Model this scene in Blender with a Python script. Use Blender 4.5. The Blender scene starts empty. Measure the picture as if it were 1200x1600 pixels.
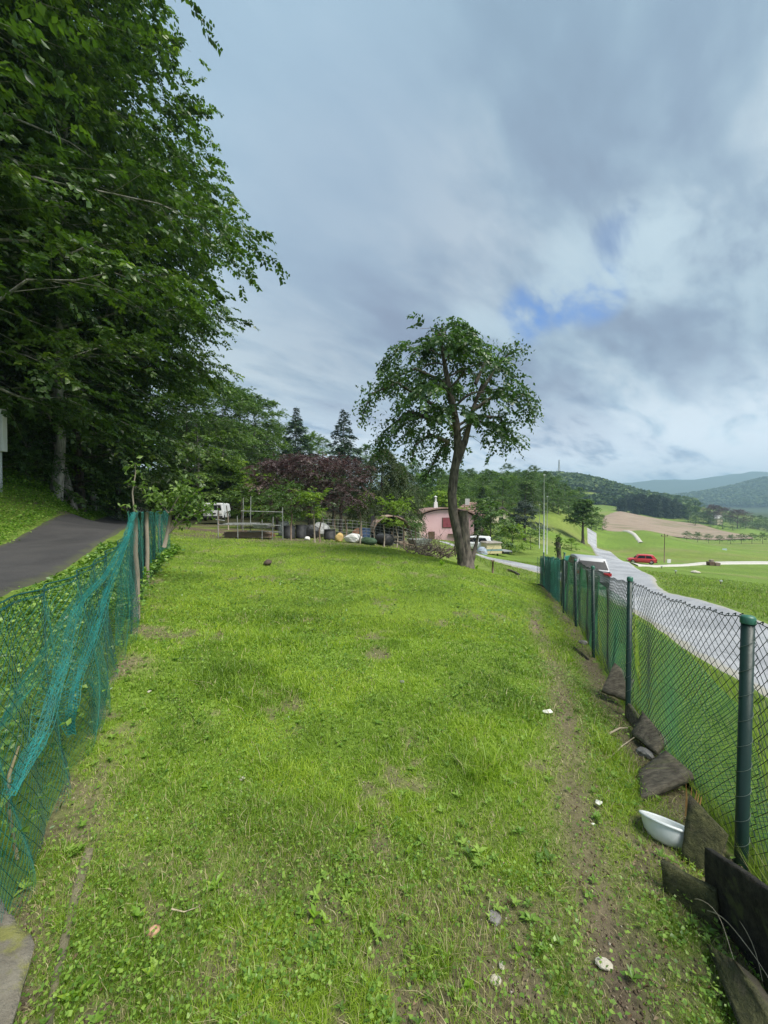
import bpy, math, random
import numpy as np
from mathutils import Vector, Matrix
SC = bpy.context.scene
COL = SC.collection
rng = np.random.default_rng(7)
random.seed(7)
R = math.radians
F = 600.0; HOR = 790.0; CH = 1.6      # photograph focal length (px), horizon row, eye height

# ------------------------------------------------------------------ camera
cam_d = bpy.data.cameras.new('camera'); cam = bpy.data.objects.new('camera', cam_d); COL.objects.link(cam)
cam.location = (0, 0, CH); cam.rotation_euler = (R(90 - 0.95), 0, 0)
cam_d.sensor_fit = 'VERTICAL'; cam_d.sensor_height = 36; cam_d.lens = F / 1600 * 36
cam_d.clip_start = 0.05; cam_d.clip_end = 30000
SC.camera = cam
# ------------------------------------------------------------------ sky and light
SUN_EL, SUN_AZ = 58.0, 125.0     # azimuth clockwise from +Y (view direction)
W = bpy.data.worlds.new('World'); SC.world = W; W.use_nodes = True
nt = W.node_tree; nt.nodes.clear()
class NB:
    def __init__(s, nt): s.nt = nt; s.n = nt.nodes; s.l = nt.links
    def node(s, t, **kw):
        o = s.n.new(t)
        for k, v in kw.items():
            if k == 'ins':
                for a, b in v.items():
                    if hasattr(b, 'is_output') or isinstance(b, bpy.types.NodeSocket): s.l.new(b, o.inputs[a])
                    else: o.inputs[a].default_value = b
            else: setattr(o, k, v)
        return o
    def math(s, op, a, b=0.0, c=0.0, clamp=False):
        return s.node('ShaderNodeMath', operation=op, use_clamp=clamp, ins={0: a, 1: b, 2: c}).outputs[0]
    def vmath(s, op, a, b=(0, 0, 0), out=0):
        return s.node('ShaderNodeVectorMath', operation=op, ins={0: a, 1: b}).outputs[out]
    def noise(s, vec, scale, detail=4, rough=0.5, dist=0.0):
        return s.node('ShaderNodeTexNoise', ins={'Vector': vec, 'Scale': scale, 'Detail': detail, 'Roughness': rough, 'Distortion': dist}).outputs[0]
    def ramp(s, fac, stops, interp='LINEAR'):
        o = s.node('ShaderNodeValToRGB', ins={'Fac': fac}); cr = o.color_ramp; cr.interpolation = interp
        while len(cr.elements) < len(stops): cr.elements.new(0.5)
        for e, (p, c) in zip(cr.elements, stops):
            e.position = p; e.color = (*c, 1) if len(c) == 3 else c
        return o.outputs[0]
    def mix(s, f, a, b, blend='MIX'):
        o = s.node('ShaderNodeMix', data_type='RGBA', blend_type=blend)
        for k, v in ((0, f), (6, a), (7, b)):
            if isinstance(v, bpy.types.NodeSocket): s.l.new(v, o.inputs[k])
            else: o.inputs[k].default_value = (*v, 1) if isinstance(v, tuple) and len(v) == 3 else v
        return o.outputs[2]
    def maprange(s, v, a, b, c=0.0, d=1.0, kind='SMOOTHSTEP'):
        o = s.node('ShaderNodeMapRange', interpolation_type=kind, ins={0: v, 1: a, 2: b, 3: c, 4: d})
        return o.outputs[0]
def lin(r, g, b):
    f = lambda c: (c/255/12.92) if c/255 <= 0.04045 else ((c/255+0.055)/1.055)**2.4
    return (f(r), f(g), f(b))
b = NB(nt)
tc = b.node('ShaderNodeTexCoord').outputs['Generated']
d = b.vmath('NORMALIZE', tc)
sep = b.node('ShaderNodeSeparateXYZ', ins={0: d})
dz = b.math('MAXIMUM', sep.outputs[2], 0.0)
den = b.math('ADD', dz, 0.22)
u = b.math('DIVIDE', sep.outputs[0], den); v = b.math('DIVIDE', sep.outputs[1], den)
# cloud bands run from lower left to upper right: squeeze the plane across them
uv = b.node('ShaderNodeCombineXYZ', ins={0: b.math('ADD', b.math('MULTIPLY', u, 0.55), b.math('MULTIPLY', v, 0.35)),
                                         1: b.math('ADD', b.math('MULTIPLY', v, 1.1), b.math('MULTIPLY', u, -0.9)), 2: 0.0}).outputs[0]
n_big = b.noise(uv, 0.8, 3, 0.5, 0.6)
n_mid = b.noise(b.vmath('ADD', uv, (3.1, 1.7, 0.4)), 1.7, 8, 0.55, 0.35)
n_fine = b.noise(b.vmath('ADD', uv, (7.7, 2.2, 3.3)), 4.2, 9, 0.6, 0.3)
def pdir(px, py):
    vv = Vector(((px-600)/F, 1, (HOR-py)/F)); vv.normalize(); return tuple(vv)
def blob(px, py, ang0, ang1):
    dt = b.vmath('DOT_PRODUCT', d, pdir(px, py), out=1)
    return b.maprange(dt, math.cos(R(ang1)), math.cos(R(ang0)))
dens = b.math('ADD', b.math('MULTIPLY', n_big, 0.38), b.math('ADD', b.math('MULTIPLY', n_mid, 0.4), b.math('MULTIPLY', n_fine, 0.22)))
cloud = b.ramp(dens, [(0.41, lin(143, 157, 182)), (0.455, lin(154, 172, 196)), (0.495, lin(173, 194, 213)), (0.555, lin(212, 227, 238))])
cloud = b.mix(b.math('MULTIPLY', b.maprange(sep.outputs[2], 0.45, 0.85), 0.45), cloud, lin(158, 194, 214))
left = b.math('MULTIPLY', blob(390, 180, 4, 26), 0.5)
cloud = b.mix(b.math('MULTIPLY', left, 1.5), cloud, lin(180, 208, 230))
mid = b.math('MULTIPLY', blob(600, 430, 3, 24), 0.35)
cloud = b.mix(mid, cloud, lin(156, 168, 194))
lowr = b.math('MULTIPLY', b.maprange(sep.outputs[2], 0.36, 0.02), b.maprange(n_fine, 0.30, 0.55))
cloud = b.mix(b.math('MULTIPLY', lowr, 0.95), cloud, lin(222, 230, 240))
br = b.math('MULTIPLY', b.math('MAXIMUM', blob(1000, 400, 0.5, 7.5), b.math('MAXIMUM', b.math('MULTIPLY', blob(900, 432, 0.5, 7), 0.8), b.math('MULTIPLY', blob(770, 500, 0.5, 7), 0.7))), b.maprange(n_fine, 0.36, 0.60))
cloud = b.mix(b.math('MULTIPLY', br, 0.8), cloud, lin(214, 235, 246))
br2 = b.math('MULTIPLY', blob(1180, 420, 1, 8), b.maprange(n_fine, 0.40, 0.6))
cloud = b.mix(b.math('MULTIPLY', br2, 0.5), cloud, lin(205, 226, 238))
sky = b.node('ShaderNodeTexSky', sky_type='NISHITA', sun_disc=False, sun_elevation=R(SUN_EL), sun_rotation=R(SUN_AZ), altitude=400)
blue = b.mix(1.0, sky.outputs[0], (0.26, 0.36, 0.50), 'MULTIPLY')
gap = b.math('MAXIMUM', b.math('MAXIMUM', b.math('MULTIPLY', b.math('MAXIMUM', blob(925, 464, 0.3, 4.2), blob(880, 472, 0.3, 4.2)), 1.0), b.math('MULTIPLY', blob(825, 492, 0.3, 4.5), 1.0)), b.math('MULTIPLY', blob(962, 374, 0.5, 3.5), 0.3))
gap = b.math('MULTIPLY', gap, b.maprange(b.math('ADD', b.math('MULTIPLY', n_fine, 0.6), b.math('MULTIPLY', n_mid, 0.4)), 0.56, 0.42))
SKYK = 0.10; EXPO = 2.0
cloud = b.mix(1.0, cloud, b.mix(b.maprange(sep.outputs[2], 0.34, 0.03), (0.90, 0.90, 0.90), (1.6, 1.55, 1.5)), 'MULTIPLY')
cl = b.mix(1.0, cloud, (1/SKYK/2**EXPO,)*3, 'MULTIPLY')
col = b.mix(b.math('MULTIPLY', gap, 0.9), cl, blue)
bg = b.node('ShaderNodeBackground', ins={'Color': col, 'Strength': SKYK})
wo = b.node('ShaderNodeOutputWorld'); b.l.new(bg.outputs[0], wo.inputs[0])

sd = bpy.data.lights.new('sun', 'SUN'); sd.energy = 1.5; sd.angle = R(32); sd.color = (1, 0.955, 0.88)
sun = bpy.data.objects.new('sun', sd); COL.objects.link(sun)
sv = Vector((math.sin(R(SUN_AZ))*math.cos(R(SUN_EL)), math.cos(R(SUN_AZ))*math.cos(R(SUN_EL)), math.sin(R(SUN_EL))))
sun.rotation_euler = sv.to_track_quat('Z', 'Y').to_euler()
vs = SC.view_settings; vs.view_transform = 'Standard'; vs.look = 'None'; vs.exposure = EXPO; vs.gamma = 1.0; vs.use_curve_mapping = False
SC.cycles.max_bounces = 6; SC.cycles.diffuse_bounces = 3; SC.cycles.transparent_max_bounces = 16
SC.cycles.volume_bounces = 0

# ------------------------------------------------------------------ numpy noise
def _h(ix, iy, s):
    n = (ix.astype(np.int64)*374761393 + iy.astype(np.int64)*668265263 + s*982451653) & 0x7fffffff
    n = ((n ^ (n >> 13))*1274126177) & 0x7fffffff
    n = n ^ (n >> 16)
    return (n & 0xffff)/65535.0
def vnoise(x, y, s=0):
    x = np.asarray(x, float); y = np.asarray(y, float)
    ix = np.floor(x); iy = np.floor(y); fx = x-ix; fy = y-iy
    fx = fx*fx*(3-2*fx); fy = fy*fy*(3-2*fy)
    a = _h(ix, iy, s); b_ = _h(ix+1, iy, s); c = _h(ix, iy+1, s); d_ = _h(ix+1, iy+1, s)
    return a+(b_-a)*fx+(c-a)*fy+(a-b_-c+d_)*fx*fy
def fbm(x, y, s=0, o=4):
    t = 0; a = 0.5; n = 0
    for i in range(o):
        t = t+a*vnoise(x*2**i+i*17.3, y*2**i-i*9.1, s+i); n += a; a *= 0.5
    return t/n
def sstep(v, a, b_):
    t = np.clip((v-a)/(b_-a), 0, 1); return t*t*(3-2*t)

# ------------------------------------------------------------------ terrain height
CP = [(0,0.3,-1.6),(0,3,-1.6),(0,8,-1.58),(0,13,-1.5),(0,17,-1.75),
 (-1.4,1.4,-1.45),(-1.84,2.4,-1.40),(-2.77,4.29,-1.28),(-3.9,6.3,-1.31),(-4.7,8,-1.28),(-7,14,-1.25),(-4,12,-1.35),
 (1.61,1.71,-1.62),(2.01,3.14,-1.73),(2.63,4.78,-1.91),(3.27,6.5,-2.05),(4.3,9.3,-2.45),(6.1,14.7,-3.05),
 (2.3,11,-1.76),(3.5,13.2,-2.3),(4.4,13.0,-2.5),(3.0,16,-2.5),(5.2,17,-3.3),(4.5,22,-3.3),(1.5,0.3,-1.62),(1.0,-1,-1.6),
 (5.4,5.4,-2.75),(6.5,8.45,-3.1),(8.3,13.9,-3.55),(9.7,9.7,-3.02),(11,13.2,-3.3),(16.8,23.5,-4.5),(4.2,2,-2.6),(2.9,-2,-2.4),
 (11.2,20.5,-4.42),(16.4,28.6,-5.0),(22.1,38.7,-6.0),(36,66,-7.95),(53,100,-9.9),(23.6,36,-5.95),(30.8,48,-7.2),(40,68,-8.3),
 (34,52,-8.0),(56.7,68,-10.4),(75,75,-11.5),(15.5,17,-3.9),(20,20,-4.5),(20,25,-4.9),(22,22,-5.1),(38.5,42,-7.7),(45,50,-8.9),
 (140,170,-17),(170,170,-17.5),(233,280,-19.6),(213,220,-20),(117,200,-15.5),(198,330,-6.8),(290,350,-14),(300,300,-22),(170,260,-14),
 (9.3,22,-3.92),(8.6,26,-3.95),(7.7,33,-4.24),(15,45,-5.7),(19,45,-5.8),(20,60,-4.6),(35,70,-7),(27,60,-6),(25,60,-5.8),
 (35,85,-3.0),(50,100,-5),(64,120,-8),(8,50,-4.3),(4,48,-4.0),(11,40,-5.0),(5,30,-3.0),(2,24,-2.3),
 (-17,40,-1.33),(-10,28,-1.5),(-4,24,-1.8),(-4,10,-1.4),(-10,10,-1.0),(-4,4,-1.02),(-7.3,10,-1.0),(-30.7,46,-1.0),(-28,46,-1.0),(-2.9,2,-1.05),(-6,2,-1.0),
 (-16.5,19.3,0.4),(-12.5,10,-0.3),(-25,15,1.6),(-27,30,0.8),(-14.3,20,-1.0),(-20,30,-1.0),(-12.8,20,-1.02),(-15.6,20,-0.95),(-60,60,8),(-32,80,3),(-22,60,1.2),(0,60,-2.6),(0,120,3),(-60,120,9),
 (-5,-5,-1.2),(5,-5,-2.7),(0,-10,-1.7),(0,-100,-4),(100,0,-14),(-100,0,12),(200,100,-22),(30,0,-6.5),(30,10,-6),
 (40,150,2),(70,160,0),(95,140,-9),(150,420,-6),(-200,300,15),(400,600,-22),(100,700,0),(700,1500,-20),(1500,1500,-20),(2500,4500,-20),
 (0,2000,0),(-1500,2000,10),(-1500,0,10),(1500,0,-25),(0,-2000,0)]
CP = np.array(CP, float)
def warp(x, y):
    r = np.hypot(x, y)+1e-6; k = np.log1p(r/4.0)/r
    return x*k*4, y*k*4
def sk(x, y): return np.sqrt(x*x+y*y+36)
def _U(r2): return np.where(r2 > 1e-12, r2*np.log(r2+1e-12), 0)
_wx, _wy = warp(CP[:, 0], CP[:, 1]); _n = len(CP)
_K = _U((_wx[:, None]-_wx)**2+(_wy[:, None]-_wy)**2)+np.eye(_n)*0.02
_P = np.stack([np.ones(_n), _wx, _wy], 1)
_A = np.block([[_K, _P], [_P.T, np.zeros((3, 3))]])
_w = np.linalg.solve(_A, np.concatenate([CP[:, 2]/sk(CP[:, 0], CP[:, 1]), np.zeros(3)]))
def g2(x, y, cx, cy, sx, sy, a, rot=0):
    c, s = math.cos(rot), math.sin(rot); dx = x-cx; dy = y-cy
    return a*np.exp(-(((dx*c+dy*s)/sx)**2+((-dx*s+dy*c)/sy)**2))
def hz(x, y):
    """ground height (world z)"""
    x = np.atleast_1d(np.asarray(x, float)); y = np.atleast_1d(np.asarray(y, float)); shp = x.shape
    x = x.ravel(); y = y.ravel(); out = np.empty_like(x)
    for i in range(0, len(x), 20000):
        a, c = warp(x[i:i+20000], y[i:i+20000])
        k = _U((a[:, None]-_wx)**2+(c[:, None]-_wy)**2)@_w[:_n]+_w[_n]+_w[_n+1]*a+_w[_n+2]*c
        out[i:i+20000] = k*sk(x[i:i+20000], y[i:i+20000])
    rr = np.hypot(x, y)
    # hills
    out += g2(x, y, 262, 620, 115, 130, 42)+g2(x, y, 395, 640, 110, 120, 24)+g2(x, y, 120, 560, 110, 120, 27)
    out += sstep(rr, 700, 1100)*(g2(x, y, 1900, 1560, 560, 300, 150)+g2(x, y, 1180, 1800, 260, 300, 25)
            + (g2(x, y, 2150, 3450, 950, 420, 185)+g2(x, y, 3500, 3100, 1100, 500, 235)+g2(x, y, 1150, 3900, 500, 400, 60))*(0.8+0.4*fbm(x/330, y/330, 5)))
    out += sstep(rr, 500, 900)*14*fbm(x/160, y/160, 9)
    out += (fbm(x*0.9, y*0.9, 3, 3)-0.5)*0.06*sstep(rr, 0, 3)+(fbm(x*5, y*5, 4, 3)-0.5)*0.028*sstep(-rr, -14, -3)
    return (out+CH).reshape(shp)
def h1(x, y): return float(hz([x], [y])[0])
def P(px, Y): return (px-600)/F*Y
# ------------------------------------------------------------------ mesh helpers
def mkmesh(name, V, polys, mats=(), attrs=None, smooth=False, midx=None):
    """V (n,3); polys: list of (m,k) int arrays"""
    me = bpy.data.meshes.new(name)
    V = np.asarray(V, np.float32); polys = [np.asarray(p, np.int32) for p in polys if len(p)]
    me.vertices.add(len(V)); me.vertices.foreach_set('co', V.ravel())
    nl = sum(p.size for p in polys); npoly = sum(len(p) for p in polys)
    me.loops.add(nl); me.polygons.add(npoly)
    me.loops.foreach_set('vertex_index', np.concatenate([p.ravel() for p in polys]))
    tot = np.concatenate([np.full(len(p), p.shape[1], np.int32) for p in polys])
    st = np.concatenate([[0], np.cumsum(tot)[:-1]]).astype(np.int32)
    me.polygons.foreach_set('loop_start', st)
    if smooth: me.polygons.foreach_set('use_smooth', np.ones(npoly, bool))
    if midx is not None: me.polygons.foreach_set('material_index', np.asarray(midx, np.int32))
    for m in mats: me.materials.append(m)
    for k, a in (attrs or {}).items():
        a = np.asarray(a, np.float32)
        if a.ndim == 1:
            at = me.attributes.new(k, 'FLOAT', 'POINT'); at.data.foreach_set('value', a)
        else:
            at = me.attributes.new(k, 'FLOAT_COLOR', 'POINT'); at.data.foreach_set('color', np.concatenate([a, np.ones((len(a), 1), np.float32)], 1).ravel())
    me.update(calc_edges=True); me.validate()
    return me
def link(name, me, parent=None, loc=(0, 0, 0), rot=None, label=None, cat=None, group=None, kind=None):
    o = bpy.data.objects.new(name, me); COL.objects.link(o); o.location = loc
    if rot is not None: o.rotation_euler = rot if hasattr(rot, '__len__') else (0, 0, rot)
    if parent is not None: o.parent = parent
    if label: o['label'] = label
    if cat: o['category'] = cat
    if group: o['group'] = group
    if kind: o['kind'] = kind
    return o
def empty(name, loc=(0, 0, 0), rot=None, **kw):
    o = link(name, None, None, loc, rot, **kw); o.empty_display_size = 0.1; return o
def copy_tree(o, loc=None, rot=None, scale=None, label=None, parent=None):
    c = o.copy(); COL.objects.link(c)
    if parent is not None: c.parent = parent
    if loc is not None: c.location = loc
    if rot is not None: c.rotation_euler = rot if hasattr(rot, '__len__') else (0, 0, rot)
    if scale is not None: c.scale = scale if hasattr(scale, '__len__') else (scale,)*3
    if label: c['label'] = label
    for ch in o.children: copy_tree(ch, parent=c)
    return c
class MB:
    """collects simple solids"""
    def __init__(s): s.V = []; s.F = {3: [], 4: []}; s.n = 0; s.big = []
    def add(s, V, faces):
        V = np.asarray(V, float).reshape(-1, 3)
        for f in faces:
            f = [i+s.n for i in f]
            if len(f) in (3, 4): s.F[len(f)].append(f)
            else: s.big.append(f)
        s.V.append(V); s.n += len(V); return s
    def box(s, c, size, rot=None, taper=1.0, jit=0.0):
        hx, hy, hz_ = [q/2 for q in size]
        V = np.array([(-hx,-hy,-hz_),(hx,-hy,-hz_),(hx,hy,-hz_),(-hx,hy,-hz_),(-hx*taper,-hy*taper,hz_),(hx*taper,-hy*taper,hz_),(hx*taper,hy*taper,hz_),(-hx*taper,hy*taper,hz_)])
        if jit: V = V+rng.normal(0, jit, V.shape)
        if rot is not None:
            M = np.array(rot.to_matrix() if hasattr(rot, 'to_matrix') else rot); V = V@M.T
        V = V+np.array(c)
        return s.add(V, [(0,3,2,1),(4,5,6,7),(0,1,5,4),(1,2,6,5),(2,3,7,6),(3,0,4,7)])
    def tube(s, pts, rad, sides=6, cap=True):
        pts = np.asarray(pts, float); n = len(pts); rad = np.broadcast_to(rad, (n,))
        T = np.gradient(pts, axis=0); T /= np.linalg.norm(T, axis=1)[:, None]+1e-9
        ref = np.array([0, 0, 1.0]) if abs(T[:, 2]).mean() < 0.8 else np.array([1.0, 0, 0])
        A = np.cross(T, ref); A /= np.linalg.norm(A, axis=1)[:, None]+1e-9; B = np.cross(T, A)
        an = np.arange(sides)*2*np.pi/sides
        V = pts[:, None]+rad[:, None, None]*(np.cos(an)[None, :, None]*A[:, None]+np.sin(an)[None, :, None]*B[:, None])
        fs = []
        for i in range(n-1):
            for j in range(sides):
                k = (j+1) % sides; fs.append((i*sides+j, i*sides+k, (i+1)*sides+k, (i+1)*sides+j))
        if cap: fs.append(tuple(range(sides))); fs.append(tuple(range((n-1)*sides, n*sides))[::-1])
        return s.add(V.reshape(-1, 3), fs)
    def lathe(s, prof, sides=16, c=(0, 0, 0)):
        n = len(prof); an = np.arange(sides)*2*np.pi/sides
        V = np.array([[(r*math.cos(a)+c[0], r*math.sin(a)+c[1], z+c[2]) for a in an] for r, z in prof])
        fs = [(i*sides+j, i*sides+(j+1) % sides, (i+1)*sides+(j+1) % sides, (i+1)*sides+j) for i in range(n-1) for j in range(sides)]
        return s.add(V.reshape(-1, 3), fs)
    def prism(s, poly, y0, y1, axis='y'):
        """polygon in xz extruded along y"""
        n = len(poly); V = [(p[0], y0, p[1]) for p in poly]+[(p[0], y1, p[1]) for p in poly]
        return s.add(V, [tuple(range(n)), tuple(range(n, 2*n))[::-1]]+[(i, i+n, (i+1) % n+n, (i+1) % n) for i in range(n)])
    def mesh(s, name, mat, smooth=False, attrs=None):
        V = np.concatenate(s.V)
        me = bpy.data.meshes.new(name)
        me.from_pydata(V.tolist(), [], s.F[3]+s.F[4]+s.big); me.materials.append(mat)
        if smooth: me.polygons.foreach_set('use_smooth', np.ones(len(me.polygons), bool))
        me.update(); return me
    def link(s, name, mat, parent=None, smooth=False, **kw): return link(name, s.mesh(name, mat, smooth), parent, **kw)
def bevel(o, w=0.005, seg=1):
    m = o.modifiers.new('bevel', 'BEVEL'); m.width = w; m.segments = seg; m.limit_method = 'ANGLE'; return o
# ------------------------------------------------------------------ materials
def newmat(name):
    m = bpy.data.materials.new(name); m.use_nodes = True; m.node_tree.nodes.clear(); return m, NB(m.node_tree)
def finish(m, nb, sh, disp=None):
    o = nb.node('ShaderNodeOutputMaterial'); nb.l.new(sh, o.inputs[0]); return m
def pbr(name, c1, c2=None, scale=8, rough=0.7, metal=0.0, bump=0.0, bscale=None, detail=5, spec=0.5, stretch=(1, 1, 1), lo=0.35, hi=0.65, c3=None, s3=3.0, t3=(0.5, 0.65)):
    m, nb = newmat(name)
    oc = nb.node('ShaderNodeTexCoord').outputs['Object']; oc = nb.vmath('MULTIPLY', oc, stretch)
    p = nb.node('ShaderNodeBsdfPrincipled', ins={'Roughness': rough, 'Metallic': metal, 'Specular IOR Level': spec})
    if c2 is None: p.inputs['Base Color'].default_value = (*c1, 1)
    else:
        c = nb.ramp(nb.noise(oc, scale, detail, 0.6), [(lo, c1), (hi, c2)])
        if c3 is not None: c = nb.mix(nb.maprange(nb.noise(nb.vmath('ADD', oc, (5, 3, 1)), s3, 5, 0.6), *t3), c, c3)
        nb.l.new(c, p.inputs['Base Color'])
    if bump:
        bp = nb.node('ShaderNodeBump', ins={'Strength': bump, 'Distance': 0.02, 'Height': nb.noise(oc, bscale or scale*3, 6, 0.65)})
        nb.l.new(bp.outputs[0], p.inputs['Normal'])
    return finish(m, nb, p.outputs[0])
def leafmat(name, stops, trans=0.35, rough=0.45, spec=0.4, tboost=(1.3, 1.5, 0.5), upn=0):
    """stops: colour ramp over the per-leaf value 'rnd'"""
    m, nb = newmat(name)
    a = nb.node('ShaderNodeAttribute', attribute_name='rnd').outputs['Fac']
    c = nb.ramp(a, stops)
    p = nb.node('ShaderNodeBsdfPrincipled', ins={'Roughness': rough, 'Specular IOR Level': spec, 'Base Color': c})
    t = nb.node('ShaderNodeBsdfTranslucent', ins={'Color': nb.mix(1.0, c, tboost, 'MULTIPLY')})
    if upn:     # blades stand in a dense sward: its surface, not the single blade, faces the sky
        ge = nb.node('ShaderNodeNewGeometry').outputs['Normal']
        nv = nb.vmath('NORMALIZE', nb.vmath('ADD', nb.vmath('MULTIPLY', ge, (1-upn,)*3), (0, 0, upn)))
        nb.l.new(nv, p.inputs['Normal'])
    mx = nb.node('ShaderNodeMixShader', ins={0: trans, 1: p.outputs[0], 2: t.outputs[0]})
    return finish(m, nb, mx.outputs[0])
# ------------------------------------------------------------------ ground sheet
az_f = np.concatenate([np.linspace(-180, -62, 40)[:-1], np.linspace(-62, 62, 330), np.linspace(62, 180, 40)[1:-1]])
AZ = np.radians(az_f)
rs = [0.0, 0.35]
while rs[-1] < 5600: rs.append(rs[-1]*(1.022 if rs[-1] < 60 else 1.045)+0.004)
RS = np.array(rs[1:]); na, nr = len(AZ), len(RS)
GX = (RS[:, None]*np.sin(AZ)).ravel(); GY = (RS[:, None]*np.cos(AZ)).ravel()
GZ = hz(GX, GY)
FR = [(0.75,-1.6),(1.15,-0.1),(1.61,1.71),(2.01,3.14),(2.63,4.78),(3.27,6.5),(3.75,8.0),(4.3,9.3),(4.65,10.4),(5.05,11.6),(5.45,12.8),(6.1,14.7)]
FL = [(-0.62,-1.5),(-0.95,0.2),(-1.35,1.35),(-1.84,2.4),(-2.77,4.29),(-3.9,6.3),(-4.75,8.2),(-5.3,9.6)]
FR = np.array(FR); FL = np.array(FL)
def fence_x(Fp, y): return np.interp(y, Fp[:, 1], Fp[:, 0])
def inpoly(x, y, poly):
    x = np.asarray(x); y = np.asarray(y); r = np.zeros(x.shape, bool); n = len(poly)
    for i in range(n):
        x1, y1 = poly[i]; x2, y2 = poly[(i+1) % n]
        c = ((y1 > y) != (y2 > y)); r ^= c & (x < (x2-x1)*(y-y1)/((y2-y1) or 1e-9)+x1)
    return r
def bare(x, y):
    """0 = full grass .. 1 = bare soil"""
    fx = fence_x(FR, y)
    dF = fx-x
    w1 = np.exp(-((dF-0.62-0.10*np.sin(y*1.3))/0.17)**2)*(0.5+0.6*fbm(x*2.5, y*1.6, 11))*sstep(-y, -9, -6)
    edge = sstep(-dF, -0.40, -0.12)*(0.55+0.5*fbm(x*3, y*3, 12))
    nearp = sstep(-y, -2.3, -1.0)*sstep(fbm(x*3.1, y*3.1, 13)*0.6+0.4*fbm(x*14, y*14, 19), 0.42, 0.56)*0.92
    rightp = sstep(-y, -4.5, -1.8)*sstep(dF, -1.3, -0.5)*0 + sstep(-y, -4.6, -1.6)*sstep(-dF, -1.25, -0.6)*sstep(fbm(x*2.4, y*2.4, 31)*0.65+0.35*fbm(x*11, y*11, 32), 0.43, 0.62)*0.85
    sp = sstep(fbm(x*1.7, y*1.7, 14)*0.55+0.45*fbm(x*7, y*7, 18), 0.57, 0.68)*0.7
    dL = x-fence_x(FL, y)
    le = sstep(-dL, -0.45, -0.1)*sstep(fbm(x*2.2, y*2.2, 15)*0.6+0.4*fbm(x*9, y*9, 16), 0.45, 0.62)*0.8
    back = sstep(y, 13.2, 15)*0.7*(x < 2)*(x > -9)
    return np.clip(np.maximum.reduce([w1, edge, nearp, rightp, sp, le, back]), 0, 1)
ploughed = [(P(938, 196), 196), (P(1182, 232), 232), (P(1178, 262), 262), (P(1100, 318), 318), (P(965, 352), 352), (P(940, 300), 300)]
rr = np.hypot(GX, GY)
g_lawn = np.array([0.155, 0.245, 0.035]); g_mead = np.array([0.125, 0.205, 0.033]); g_yel = np.array([0.19, 0.22, 0.055])
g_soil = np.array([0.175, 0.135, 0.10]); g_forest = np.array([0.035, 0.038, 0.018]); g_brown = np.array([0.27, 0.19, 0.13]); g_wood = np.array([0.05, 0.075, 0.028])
n1 = fbm(GX/9, GY/9, 21)[:, None]; n2 = fbm(GX/45+3, GY/22, 22)[:, None]
C = g_mead*(1-n1)+g_yel*n1
sl = (sstep(n2[:, 0], 0.35, 0.6))[:, None]; C = C*(1-0.75*sl)+(g_mead*1.08)*0.75*sl
mow = (0.5+0.5*np.sin((GX*0.45+GY*0.9)/2.6+4*fbm(GX/30, GY/30, 28)))[:, None]*sstep(rr, 25, 60)[:, None]; C = C*(0.90+0.16*mow)*np.array([1, 1, 1])
strk = fbm(GX/26, GY/5, 29)[:, None]; C = C*(0.80+0.42*strk); worn = sstep(fbm(GX/14, GY/6, 30), 0.60, 0.72)[:, None]*sstep(rr, 20, 40)[:, None]; C = C*(1-0.4*worn)+np.array([0.23, 0.21, 0.10])*0.4*worn
inl = (GX > fence_x(FL, GY))*(GX < fence_x(FR, GY))*(GY < 15.5)*(GY > -3)
bm = bare(GX, GY); soil = g_soil*(0.75+0.5*fbm(GX*6, GY*6, 23))[:, None]
L_ = g_lawn*(0.8+0.4*fbm(GX*2, GY*2, 24))[:, None]
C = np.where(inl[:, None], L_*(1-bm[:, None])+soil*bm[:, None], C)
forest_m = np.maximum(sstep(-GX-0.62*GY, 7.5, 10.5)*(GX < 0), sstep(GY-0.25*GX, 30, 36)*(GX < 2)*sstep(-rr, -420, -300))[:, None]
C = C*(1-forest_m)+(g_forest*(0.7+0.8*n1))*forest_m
yard = (sstep(GY, 14.5, 16)*sstep(-GY, -34, -26)*sstep(GX, -16, -14)*sstep(-GX, -3, -1)*sstep(fbm(GX/1.5, GY/1.5, 25), 0.3, 0.55))[:, None]
C = C*(1-yard)+np.array([0.13, 0.105, 0.075])*yard
farw = sstep(rr, 420, 560)[:, None]*np.maximum(sstep(fbm(GX/90, GY/90, 26)[:, None], 0.40, 0.5), sstep(rr, 1000, 1200)[:, None])
C = C*(1-farw)+g_wood*farw
bf = inpoly(GX, GY, ploughed)[:, None]
i = np.arange(nr-1)[:, None]*na; j = np.arange(na-1)[None, :]
Q = np.stack([i+j, i+na+j, i+na+j+1, i+j+1], -1).reshape(-1, 4)
m, nb = newmat('ground'); oc = nb.node('ShaderNodeTexCoord').outputs['Object']
ca = nb.node('ShaderNodeAttribute', attribute_name='gcol').outputs['Color']
nz = nb.noise(oc, 1.3, 10, 0.72); nz2 = nb.noise(oc, 38, 4, 0.7)
ca = nb.mix(1.0, ca, nb.ramp(nz, [(0.32, (0.72, 0.74, 0.7)), (0.66, (1.25, 1.2, 1.2))]), 'MULTIPLY')
ca = nb.mix(1.0, ca, nb.ramp(nz2, [(0.3, (0.68, 0.68, 0.68)), (0.7, (1.3, 1.3, 1.3))]), 'MULTIPLY')
bp = nb.node('ShaderNodeBump', ins={'Strength': 0.8, 'Distance': 0.03, 'Height': nb.noise(oc, 30, 8, 0.7)})
pb = nb.node('ShaderNodeBsdfPrincipled', ins={'Roughness': 0.95, 'Specular IOR Level': 0.15, 'Base Color': ca, 'Normal': bp.outputs[0]})
M_ground = finish(m, nb, pb.outputs[0])
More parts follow.
